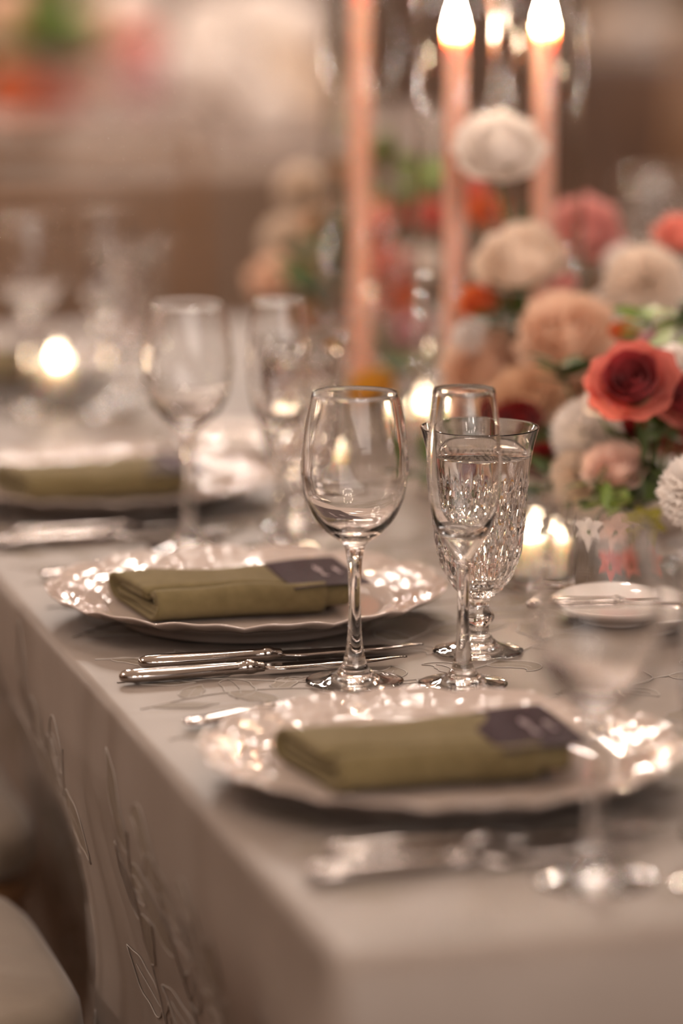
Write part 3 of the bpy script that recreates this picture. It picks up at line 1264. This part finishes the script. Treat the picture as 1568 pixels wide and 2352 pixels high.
def lily_petal():
    V, F = [], []
    nu, nv = 4, 8
    for j in range(nv + 1):
        v = j / nv
        w = 0.34 * math.sin(PI * min(0.98, 0.08 + 0.9 * v ** 0.8)) ** 0.8
        for i in range(nu + 1):
            u = -1 + 2 * i / nu
            rho = 0.08 + 1.0 * v ** 1.2
            V.append((rho, u * w, 0.75 * math.sin(v * 2.0) - 0.35 * v * v + 0.10 * u * u))
    for j in range(nv):
        for i in range(nu):
            q = j * (nu + 1) + i
            F.append((q, q + 1, q + nu + 2, q + nu + 1))
    return V, F


LILY_PET = lily_petal()
CALYX = lathe(smooth_profile([(0.05, -0.18), (0.20, -0.08), (0.34, 0.04), (0.30, 0.16), (0.0, 0.10)], 3), 16)
_cache = {}


def cached(key, fn, mat):
    if key not in _cache:
        _cache[key] = raw_mesh(key[0], *fn(), mat)
    return _cache[key]


CAM = Vector((0, 0, TABLE_Z + 0.626))


def bloom(pos, R, kind, colour, label, base, face=None, group=None, cat='flower', split=None):
    pos, base = Vector(pos), Vector(base)
    rr_ = random.Random(label)
    if face is None:
        tc = CAM - pos
        tc.z = 0
        tc.normalize()
        away = pos - base
        away.z = 0
        f = tc * 0.55 + Vector((0, 0, 0.72)) + away * 2.2 + Vector((rr_.uniform(-.2, .2), rr_.uniform(-.2, .2), 0))
    else:
        f = Vector(face)
    f.normalize()
    q = f.to_track_quat('Z', 'Y') @ Quaternion((0, 0, 1), rr_.uniform(0, 6.28))
    name = {'rose': 'rose', 'peony': 'peony', 'ruffle': 'carnation', 'lily': 'orchid'}[kind]
    t = thing(name, label, cat, base, 0, group)
    # head: centre of the head (about 0.5 R above its base) sits at pos
    hb = pos - f * R * 0.5
    off = hb - base
    mat = PET[colour]
    if split is None:
        split = R > 0.022
    if kind == 'rose':
        if split:
            for i, ang in rose_petals():
                m2 = PET['crimson'] if (colour == 'coral' and i < 4) else mat
                me = cached(('petal', 'rose', i, colour), lambda i=i: ROSE_PET[i], m2)
                o = link('petal', me, t, off, quat=q @ Quaternion((0, 0, 1), ang))
                o.scale = (R,) * 3
        else:
            o = link('flower_head', cached(('flower_head', 'rose', colour), rose_joined, mat), t, off, quat=q)
            o.scale = (R,) * 3
    elif kind == 'peony':
        sd = rr_.randrange(3)
        o = link('flower_head', cached(('flower_head', 'peony', colour, sd), lambda: peony_joined(sd), mat), t, off, quat=q)
        o.scale = (R,) * 3
    elif kind == 'ruffle':
        sd = rr_.randrange(3)
        o = link('flower_head', cached(('flower_head', 'ruffle', colour, sd), lambda: ruffle_joined(sd), mat), t, off, quat=q)
        o.scale = (R * 0.86,) * 3
    else:
        me = cached(('petal', 'lily', colour), lambda: LILY_PET, mat)
        for k in range(6):
            o = link('petal', me, t, off, quat=q @ Quaternion((0, 0, 1), k * PI / 3))
            o.scale = (R * (1.0 if k % 2 else 0.88),) * 3
    c = link('calyx', cached(('calyx', 'c'), lambda: CALYX, M['stem']), t, off, quat=q)
    c.scale = (R,) * 3
    mid = off * 0.5 + Vector((0, 0, 0.012)) - f * R * 0.25
    if off.length > 0.012:
        part('stem', tube(curve3([(0, 0, 0), mid, off - f * R * 0.1], 5), min(0.0022, R * 0.09), 6), M['stem'], t)
    return t


def leaf_geo(ln, wd, bend):
    V, F = [], []
    nv = 7
    for j in range(nv + 1):
        v = j / nv
        w = wd * math.sin(PI * min(0.985, 0.03 + 0.95 * v ** 0.85)) ** 0.9
        z = bend * ln * v * v
        for u in (-1, -0.5, 0, 0.5, 1):
            V.append((ln * v, u * w, z + 0.25 * w * abs(u) - 0.06 * w))
    for j in range(nv):
        for i in range(4):
            q = j * 5 + i
            F.append((q, q + 1, q + 6, q + 5))
    return V, F


LEAF_MES = {}
for mk in ('leaf', 'leaf_light', 'leaf_pale'):
    LEAF_MES[mk] = [raw_mesh('leaf', *leaf_geo(1.0, w, bd), M[mk]) for w, bd in ((0.26, -0.2), (0.32, -0.35), (0.22, 0.1))]


def sprig(pos, size, label, base, mk='leaf', n=7, group='leaf sprigs in the flowers'):
    pos, base = Vector(pos), Vector(base)
    rr_ = random.Random(label)
    t = thing('leaf_sprig', label, 'leaves', base, 0, group)
    off = pos - base
    part('stem', tube(curve3([(0, 0, 0), off * 0.5 + Vector((0, 0, 0.015)), off], 5), 0.0011, 6), M['stem'], t)
    for k in range(n):
        f = 0.70 + 0.32 * k / (n - 1)
        p = off * min(1, f) + Vector((0, 0, 0.015)) * (4 * min(1, f) * (1 - min(1, f)))
        d = Vector((rr_.uniform(-1, 1), rr_.uniform(-1.2, 0.5), rr_.uniform(-0.25, 0.8)))
        d.normalize()
        q = d.to_track_quat('X', 'Z')
        o = link('leaf', rr_.choice(LEAF_MES[mk]), t, p, quat=q @ Quaternion((1, 0, 0), rr_.uniform(-0.7, 0.7)))
        o.scale = (size * rr_.uniform(0.55, 0.85),) * 3
    return t


def flower_bowl(a, b, r, label):
    t = thing('flower_bowl', label, 'bowl', G(a, b, 0.0015), TA, 'low flower bowls on the long table')
    s = r / 0.09
    prof = smooth_profile([(0.0, 0.0), (0.036, 0.0), (0.038, 0.003), (0.024, 0.010), (0.030, 0.016), (0.066, 0.030), (0.086, 0.048), (0.090, 0.060), (0.087, 0.060), (0.082, 0.048), (0.060, 0.034), (0.0, 0.030)], 3)
    part('bowl_body', lathe([(x * s, z) for x, z in prof], 48), M['bowl'], t)
    part('moss', lathe(smooth_profile([(0.0, 0.036), (0.062 * s, 0.0365), (0.080 * s, 0.052), (0.060 * s, 0.066), (0.030 * s, 0.074), (0.0, 0.076)], 3), 32), M['foam'], t)
    return t


BOWLS = [(0.560, 1.060, 0.085), (0.585, 1.275, 0.075), (0.655, 1.560, 0.080), (0.570, 1.955, 0.095)]
for (a, b, r), lab in zip(BOWLS, ('low stone flower bowl under the large coral rose', 'low stone flower bowl under the wide peach peony',
                                  'low stone flower bowl under the dusty pink peony', 'low stone flower bowl under the far arrangement')):
    flower_bowl(a, b, r, lab)


def nearest_bowl(a, b):
    c = min(BOWLS, key=lambda q: (q[0] - a) ** 2 + (q[1] - b) ** 2)
    dx, dy = a - c[0], b - c[1]
    l = math.hypot(dx, dy) or 1e-6
    k = min(l, c[2] * 0.45) / l
    return G(c[0] + dx * k, c[1] + dy * k, 0.062)


BLOOMS_NEAR = [
    (0.501, 0.908, 0.174, 0.0368, 'rose', 'coral', 'large coral red garden rose with dark open centre'),
    (0.57, 0.972, 0.148, 0.0277, 'rose', 'coral', 'smaller coral rose tucked behind the large dark centred coral rose'),
    (0.506, 0.782, 0.11, 0.0347, 'ruffle', 'white', 'large white ruffled carnation with serrated petals above the bread plate'),
    (0.496, 1.013, 0.122, 0.0353, 'ruffle', 'white', 'large white stock bloom below the white bud and beside the coral rose'),
    (0.483, 0.995, 0.088, 0.0278, 'ruffle', 'ivory', 'ivory ruffled bloom directly under the large white stock bloom'),
    (0.501, 0.949, 0.097, 0.0274, 'rose', 'blush', 'blush rose under the large coral rose'),
    (0.543, 1.207, 0.174, 0.0463, 'peony', 'peach', 'wide peach peony above the dark leaf tuft'),
    (0.493, 1.283, 0.135, 0.0442, 'peony', 'peach', 'pale peach peony at the foot of the pink taper'),
    (0.495, 1.179, 0.12, 0.0371, 'rose', 'tan', 'tan rose behind the cut water goblet'),
    (0.527, 1.294, 0.232, 0.0432, 'peony', 'cream', 'cream peony between the two lit tapers'),
    (0.624, 1.226, 0.222, 0.0427, 'ruffle', 'cream', 'cream chrysanthemum above the small orange bud'),
    (0.67, 1.525, 0.234, 0.0367, 'peony', 'pink', 'dusty pink peony beside the right lit taper'),
    (0.688, 1.302, 0.25, 0.0265, 'rose', 'coralpink', 'coral pink rose topping the arrangement beyond the cream chrysanthemum'),
    (0.513, 1.319, 0.334, 0.0412, 'peony', 'white', 'tall white peony standing highest between the two lit tapers'),
    (0.561, 1.098, 0.191, 0.0143, 'rose', 'orange', 'small orange bud above the large coral rose'),
    (0.571, 1.054, 0.187, 0.0132, 'rose', 'lilac', 'small lilac pink bud beside the orange bud'),
    (0.546, 0.937, 0.189, 0.0145, 'rose', 'white', 'small white bud beside the large coral rose'),
    (0.477, 1.142, 0.111, 0.0212, 'rose', 'darkred', 'dark red rose low behind the water goblet rim'),
    (0.487, 1.098, 0.08, 0.0191, 'rose', 'darkred', 'dark red rose low behind the votive'),
    (0.485, 0.953, 0.152, 0.0127, 'rose', 'white', 'small white bud just left of the large coral rose'),
    (0.451, 0.88, 0.058, 0.0152, 'lily', 'white', 'white star shaped bloom spilling beside the lit votive'),
    (0.484, 0.892, 0.054, 0.0180, 'lily', 'blush', 'blush star shaped bloom drooping low over the cloth'),
    (0.511, 0.905, 0.058, 0.0199, 'lily', 'lime', 'yellow green orchid low in the arrangement'),
    (0.478, 0.883, 0.029, 0.0161, 'lily', 'coral', 'coral red trailing bloom nearly touching the cloth'),
    (0.505, 0.886, 0.029, 0.0162, 'lily', 'coralpink', 'coral pink trailing bloom hanging under the yellow green orchid'),
    (0.485, 1.285, 0.198, 0.0180, 'rose', 'orange', 'orange spray rose left of the cream peony'),
    (0.518, 1.317, 0.191, 0.0142, 'rose', 'tan', 'small tan spray rose under the cream peony'),
    (0.609, 1.272, 0.197, 0.0161, 'rose', 'white', 'small white rose between the pink peony and the cream chrysanthemum'),
    (0.475, 1.288, 0.167, 0.0180, 'ruffle', 'white', 'white ruffled bloom in front of the left lit taper'),
    (0.586, 1.641, 0.26, 0.0210, 'rose', 'coral', 'coral rose far behind the tall white peony'),
    (0.594, 1.608, 0.245, 0.0208, 'rose', 'orange', 'orange rose far below the tall white peony'),
    (0.571, 1.303, 0.209, 0.0142, 'rose', 'pink', 'small pink bud under the dusty pink peony'),
    (0.546, 1.02, 0.109, 0.0206, 'rose', 'darkred', 'dark red rose in the shade below the coral roses'),
    (0.601, 1.067, 0.1, 0.0229, 'rose', 'coral', 'coral rose deep in the shade above the white carnation'),
    (0.549, 1.185, 0.127, 0.0235, 'ruffle', 'tan', 'tan ruffled bloom behind the small white bud'),
    (0.686, 1.458, 0.211, 0.0234, 'ruffle', 'white', 'white ruffled bloom behind the cream chrysanthemum'),
    (0.557, 1.338, 0.158, 0.0184, 'ruffle', 'white', 'small white ruffled bloom behind the wide peach peony'),
]
BLOOMS_FAR = [
    (0.592, 2.002, 0.199, 0.0266, 'rose', 'coralpink', 'coral pink rose in the far arrangement below the small white rose'),
    (0.564, 1.958, 0.175, 0.0287, 'rose', 'coral', 'coral rose in the far arrangement beside the dark leaves'),
    (0.576, 1.903, 0.152, 0.0307, 'peony', 'coralpink', 'coral pink peony at the middle of the far arrangement'),
    (0.571, 1.873, 0.123, 0.0259, 'rose', 'orange', 'vivid orange rose low in the far arrangement'),
    (0.608, 1.894, 0.162, 0.0248, 'peony', 'white', 'white peony in the far arrangement beside the left lit taper'),
    (0.631, 2.043, 0.233, 0.0183, 'rose', 'white', 'small white rose near the top of the far arrangement'),
    (0.585, 2.107, 0.243, 0.0222, 'rose', 'tan', 'tan rose at the top of the far arrangement under the green leaves'),
    (0.548, 2.169, 0.223, 0.0350, 'ruffle', 'ivory', 'ivory ruffled bloom on the upper slope of the far arrangement'),
    (0.518, 2.126, 0.169, 0.0372, 'ruffle', 'ivory', 'ivory ruffled bloom on the lower slope of the far arrangement'),
    (0.482, 2.032, 0.133, 0.0339, 'peony', 'peach', 'peach peony at the outer end of the far arrangement'),
    (0.517, 1.919, 0.095, 0.0379, 'peony', 'tan', 'tan peony low in the far arrangement above the glasses'),
    (0.575, 1.799, 0.099, 0.0231, 'rose', 'lilac', 'lilac pink rose low in the far arrangement'),
    (0.463, 1.571, 0.074, 0.0271, 'peony', 'mustard', 'mustard yellow bloom low on the cloth behind the wine glass'),
    (0.541, 2.068, 0.186, 0.0220, 'rose', 'tan', 'small tan bud among the dark leaves of the far arrangement'),
    (0.619, 1.891, 0.212, 0.0212, 'rose', 'coral', 'coral rose in the far arrangement close behind the left lit taper'),
    (0.63, 2.012, 0.199, 0.0194, 'rose', 'tan', 'small tan rose between leaves at the top of the far arrangement'),
    (0.522, 2.021, 0.133, 0.0267, 'ruffle', 'tan', 'tan ruffled bloom below the ivory blooms of the far arrangement'),
    (0.565, 1.906, 0.074, 0.0285, 'peony', 'peach', 'peach peony just above the mustard yellow bloom'),
]
SPRIGS = [
    (0.518, 1.276, 0.196, 0.048, 'dark leaf sprig under the cream peony'),
    (0.496, 1.096, 0.166, 0.046, 'dark leaf tuft below the wide peach peony'),
    (0.574, 1.074, 0.217, 0.045, 'bright leaf sprig under the cream chrysanthemum'),
    (0.592, 1.049, 0.225, 0.041, 'glossy leaf sprig beside the cream chrysanthemum'),
    (0.464, 0.918, 0.074, 0.040, 'leaf sprig above the white star shaped bloom'),
    (0.473, 0.894, 0.074, 0.036, 'light green leaf sprig above the yellow green orchid'),
    (0.524, 0.943, 0.093, 0.055, 'dark leaf sprig in the shade left of the white carnation'),
    (0.472, 1.05, 0.062, 0.049, 'leaf sprig hanging behind the lit votive'),
    (0.508, 1.279, 0.184, 0.044, 'leaf sprig left of the peach peonies'),
    (0.564, 0.994, 0.206, 0.041, 'pale variegated leaf sprig above the small white bud'),
    (0.507, 0.937, 0.061, 0.044, 'olive leaf sprig behind the yellow green orchid'),
    (0.409, 1.223, 0.051, 0.047, 'dark leaf sprig low behind the two clear glasses'),
    (0.609, 2.101, 0.273, 0.049, 'pale green leaf sprig topping the far arrangement'),
    (0.631, 2.043, 0.265, 0.059, 'bright green leaf sprig at the top of the far arrangement'),
    (0.532, 1.966, 0.156, 0.072, 'dark olive leaf sprig in the middle of the far arrangement'),
    (0.624, 1.993, 0.216, 0.043, 'leaf sprig under the small white rose'),
    (0.51, 1.921, 0.136, 0.062, 'dark leaf sprig low in the far arrangement'),
    (0.49, 1.594, 0.092, 0.057, 'olive leaf sprig beside the mustard yellow bloom'),
    (0.622, 1.559, 0.245, 0.043, 'leaf sprig below the tall white peony'),
    (0.525, 1.036, 0.169, 0.030, 'leaf sprig beside the large coral rose'),
    (0.487, 1.015, 0.083, 0.041, 'leaf sprig beside the ivory ruffled bloom'),
    (0.555, 0.976, 0.127, 0.041, 'dark leaf sprig under the coral roses'),
]

FACES = {'large coral red garden rose with dark open centre': (-0.25, -0.80, 0.72),
         'large white ruffled carnation with serrated petals above the bread plate': (-0.55, -0.55, 0.65)}
for grp, arr in (('flowers in the near arrangement', BLOOMS_NEAR), ('flowers in the far arrangement', BLOOMS_FAR)):
    for a, b, z, R, kind, colour, lab in arr:
        bloom(G(a, b, z), R, kind, colour, lab, nearest_bowl(a, b), FACES.get(lab), grp)
for a, b, z, size, lab in SPRIGS:
    mk = 'leaf_pale' if 'variegated' in lab else ('leaf_light' if ('light' in lab or 'bright' in lab or 'pale' in lab) else 'leaf')
    sprig(G(a, b, z), size * (1.5 if 'far arrangement' in lab else 1.1), lab, nearest_bowl(a, b), mk)

# ------------------------------------------------------------------ chairs
def make_chair():
    """fruitwood chair, origin on the floor under the seat centre, facing +x"""
    t = thing('banquet_chair', 'x', 'chair', (0, 0, 0), 0, 'fruitwood banquet chairs')
    W = M['wood_gold']
    part('seat_frame', rounded_pad(0.40, 0.40, 0.03, puff=0.0), W, t, loc=(0, 0, 0.425))
    part('seat_cushion', rounded_pad(0.41, 0.41, 0.045, puff=0.016), M['cushion'], t, loc=(0, 0, 0.4555))['label'] = 'ivory satin seat cushion'
    for y in (-0.17, 0.17):
        part('leg', tube([(0.17, y, 0.0), (0.17, y, 0.15), (0.165, y, 0.43)], [0.011, 0.013, 0.015], 10), W, t)
        part('leg', tube([(-0.23, y, 0.0), (-0.18, y, 0.43)], [0.011, 0.015], 10), W, t)
        part('back_post', tube([(-0.18, y, 0.44), (-0.205, y, 0.70), (-0.235, y, 0.915), (-0.236, y, 0.922)], [0.015, 0.013, 0.012, 0.006], 10), W, t)
    for z in (0.56, 0.80, 0.90):
        x = -0.18 - 0.055 * (z - 0.44) / 0.475
        part('back_rail', tube([(x, -0.17, z), (x - 0.006, 0, z), (x, 0.17, z)], 0.011, 10), W, t)
    for k in range(6):
        y = -0.12 + 0.048 * k
        part('spindle', tube([(-0.199, y, 0.56), (-0.222, y, 0.80)], 0.006, 8), W, t)
    for y in (-0.17, 0.17):
        part('stretcher', tube([(-0.21, y, 0.20), (0.17, y, 0.20)], 0.008, 8), W, t)
    part('stretcher', tube([(0.17, -0.17, 0.16), (0.17, 0.17, 0.16)], 0.008, 8), W, t)
    return t


chair = make_chair()


def at_table(a, b):
    p = G(a, b)
    return (p.x, p.y, 0)


c0 = at_table(-0.195, 0.895)
chair.location = c0
chair.rotation_euler = (0, 0, TA)
chair['label'] = 'chair with ivory cushion pulled up to the second setting of the long table'
CG = 'fruitwood banquet chairs'
copy_thing(chair, at_table(-0.135, 1.405), TA, 'chair with ivory cushion pulled up to the third setting of the long table', CG)
copy_thing(chair, at_table(-0.15, 2.24), TA, 'chair with ivory cushion pulled up to the fourth setting of the long table', CG)
copy_thing(chair, (-0.40, 6.05, 0), PI / 2, 'chair with its back turned, tucked at the mauve table with white hydrangeas', CG)
copy_thing(chair, (-1.00, 6.35, 0), PI / 2 - 0.5, 'chair beside the back turned one at the mauve hydrangea table', CG)
copy_thing(chair, (0.62, 8.2, 0), PI + 0.3, 'chair facing in from the far side of the mauve hydrangea table', CG)
copy_thing(chair, (0.95, 9.3, 0), PI / 2 + 0.2, 'chair tucked at the dark table by the back wall, turned slightly', CG)
copy_thing(chair, (1.42, 9.5, 0), PI / 2 - 0.1, 'chair tucked squarely at the dark table by the back wall', CG)

# ------------------------------------------------------------------ guest tables behind
def round_table(x, y, r, mat, label, clabel):
    t = thing('round_table', label, 'table', (x, y, 0))
    part('table_top', lathe([(0.0, 0.725), (r - 0.01, 0.725), (r - 0.01, 0.752), (0.0, 0.752)], 64), M['table_wood'], t, False)
    part('pedestal', lathe(smooth_profile([(0.0, 0.0), (0.26, 0.0), (0.25, 0.03), (0.05, 0.07), (0.045, 0.65), (0.12, 0.722), (0.0, 0.722)], 3), 32), M['metal_leg'], t)

    def folds(th, rr, z, i):
        g = sstep(TABLE_Z - z, 0.02, 0.6)
        return rr + g * (0.035 * math.sin(th * 14) + 0.02 * math.sin(th * 23 + 1))
    prof = [(0.0, 0.0), (r * 0.5, 0.0), (r * 0.9, 0.0), (r - 0.004, 0.0), (r, -0.004), (r + 0.003, -0.02)] + [(r + 0.004 + 0.03 * k / 10, -0.02 - 0.72 * k / 10) for k in range(1, 11)]
    o = part('tablecloth', lathe([(p, TABLE_Z + z) for p, z in prof], 160, rfun=folds), mat, None, loc=(x, y, 0))
    tag(o, clabel, 'tablecloth')


round_table(-0.55, 7.75, 0.86, M['taupe_cloth'], 'round guest table hidden under the mauve cloth', 'mauve taupe cloth over the round table with white hydrangeas')
round_table(1.35, 10.7, 0.75, M['wall_wood'], 'round guest table hidden under the dark cloth', 'dark brown cloth over the round table by the back wall')


def hydrangea_geo(seed):
    rr_ = random.Random(seed)
    gs = []
    n = 70
    for k in range(n):
        f = (k + 0.5) / n
        pol = math.acos(1 - 1.6 * f)
        az = k * 2.39996
        m = Matrix.Rotation(az, 4, 'Z') @ Matrix.Rotation(pol, 4, 'Y')
        for p in range(4):
            a = p * PI / 2 + rr_.uniform(-0.2, 0.2)
            V = []
            for rr2, ww in ((0.0, 0.01), (0.10, 0.10), (0.20, 0.0)):
                for s in (-1, 1):
                    x, y = rr2 * math.cos(a) - s * ww * math.sin(a), rr2 * math.sin(a) + s * ww * math.cos(a)
                    V.append(tuple(m @ Vector((x, y, 0.86 + 0.3 * rr2))))
            gs.append((V, [(0, 1, 3, 2), (2, 3, 5, 4)]))
    gs.append(lathe([(0.0, -0.7), (0.5, -0.5), (0.75, 0.1), (0.6, 0.55), (0.0, 0.82)], 20))
    return join(*gs)


HYD = {}


def hydrangea(x, y, z, R, colour, label, base, group):
    t = thing('hydrangea', label, 'flower', base, 0, group)
    if colour not in HYD:
        HYD[colour] = raw_mesh('flower_head', *hydrangea_geo(3), PET[colour])
    off = Vector((x, y, z)) - Vector(base)
    o = link('flower_head', HYD[colour], t, off)
    o.scale = (R,) * 3
    part('stem', tube([(0, 0, 0), off * 0.6, off], 0.004, 6), M['stem'], t)


def pedestal_vase(x, y, h, label):
    prof = smooth_profile([(0.0, 0.0), (0.075, 0.0), (0.078, 0.006), (0.02, 0.02), (0.014, h * 0.4), (0.02, h * 0.62), (0.09, h * 0.8), (0.12, h), (0.112, h), (0.08, h * 0.84), (0.0, h * 0.8)], 4)
    o = part('flower_vase', lathe(prof, 40), M['bowl'], None, loc=(x, y, TABLE_Z + 0.001))
    tag(o, label, 'vase')


FAR_BLOOMS = [
    (-0.275, 7.75, 0.974, 0.085, 'white', 'white hydrangea at the crown of the mauve table bouquet'),
    (-0.168, 7.8, 0.989, 0.09, 'white', 'white hydrangea rising at the back of the mauve table bouquet'),
    (-0.085, 7.7, 0.976, 0.08, 'white', 'white hydrangea on the aisle side of the mauve table bouquet'),
    (-0.315, 7.6, 0.893, 0.08, 'white', 'white hydrangea in the lower middle of the mauve table bouquet'),
    (-0.210, 7.5, 0.887, 0.085, 'white', 'brightest white hydrangea at the front of the mauve table bouquet'),
    (-0.119, 7.6, 0.884, 0.085, 'ivory', 'ivory hydrangea at the front of the mauve table bouquet'),
    (-0.143, 7.45, 0.820, 0.07, 'white', 'white hydrangea resting low on the mauve cloth'),
    (-0.065, 7.55, 0.844, 0.08, 'ivory', 'ivory hydrangea drooping on the aisle side of the bouquet'),
    (-0.446, 7.9, 1.002, 0.08, 'white', 'white hydrangea above the coral one'),
    (-0.418, 7.7, 0.940, 0.055, 'coralpink', 'coral pink hydrangea beside the white ones'),
    (-0.505, 7.8, 0.980, 0.07, 'blush', 'blush hydrangea above the leaf sprigs'),
    (-0.696, 7.8, 1.007, 0.075, 'peach', 'peach hydrangea at the outer end of the mauve table bouquet'),
    (-0.618, 7.6, 0.893, 0.07, 'cream', 'cream hydrangea above the burnt orange one'),
    (-0.663, 7.5, 0.860, 0.07, 'orange', 'burnt orange hydrangea resting near the mauve cloth'),
    (-0.579, 7.55, 0.848, 0.05, 'coral', 'small coral hydrangea beside the burnt orange one'),
    (-0.502, 7.6, 0.867, 0.07, 'blush', 'blush hydrangea low on the mauve table'),
    (-0.386, 7.6, 0.867, 0.07, 'lilac', 'lilac hydrangea low on the mauve table'),
    (0.738, 10.6, 0.828, 0.085, 'ivory', 'ivory hydrangea on the guest side of the dark table'),
    (0.846, 10.55, 0.822, 0.08, 'white', 'white hydrangea at the middle of the dark table'),
    (0.953, 10.65, 0.832, 0.075, 'ivory', 'ivory hydrangea on the wall side of the dark table'),
]
FAR_SPRIGS = [
    (-0.621, 7.65, 0.948, 'light green leaf sprig above the burnt orange hydrangea'),
    (-0.644, 7.6, 0.929, 'light olive leaf sprig beside the cream hydrangea'),
    (-0.571, 7.7, 0.905, 'light leaf sprig beside the blush hydrangeas'),
]
for x, y, z, R, colour, lab in FAR_BLOOMS:
    if y > 10:
        base = (1.35 + (x - 1.35) * 0.3, 10.62, TABLE_Z + 0.12)
    elif x > -0.42:
        base = (-0.24 + (x + 0.24) * 0.2, 7.66, TABLE_Z + 0.15)
    else:
        base = (-0.62 + (x + 0.62) * 0.2, 7.66, TABLE_Z + 0.15)
    hydrangea(x, y, z, R, colour, lab, base, 'hydrangeas on the guest tables')
for x, y, z, lab in FAR_SPRIGS:
    sprig((x, y, z), 0.22, lab, (-0.62, 7.66, TABLE_Z + 0.15), 'leaf_light')
pedestal_vase(-0.24, 7.66, 0.16, 'low footed vase of white hydrangeas on the mauve table')
pedestal_vase(-0.62, 7.66, 0.16, 'low footed vase of mixed orange and blush blooms on the mauve table')
pedestal_vase(1.35, 10.62, 0.13, 'low footed vase on the dark table by the back wall')
for x, y, lab in ((-0.44, 7.10, 'wine glass by the mauve table edge, behind the back turned chair'), (-0.34, 7.12, 'wine glass standing between two others on the mauve table'),
                  (-0.20, 7.22, 'wine glass at the aisle end of the mauve table row'), (1.22, 10.2, 'wine glass on the dark table by the back wall')):
    o = link('wine_glass', WINE_ME, None, (x, y, TABLE_Z + 0.0015))
    tag(o, lab, 'wine glass', 'wine glasses on the guest tables')
for x, y, lab in ((-0.68, 7.16, 'plate on the mauve table under the burnt orange hydrangea'), (0.06, 7.36, 'plate on the aisle side of the mauve table')):
    o = link('dinner_plate', PLATE_ME, None, (x, y, TABLE_Z + 0.0015))
    tag(o, lab, 'plate', 'plates on the guest tables')
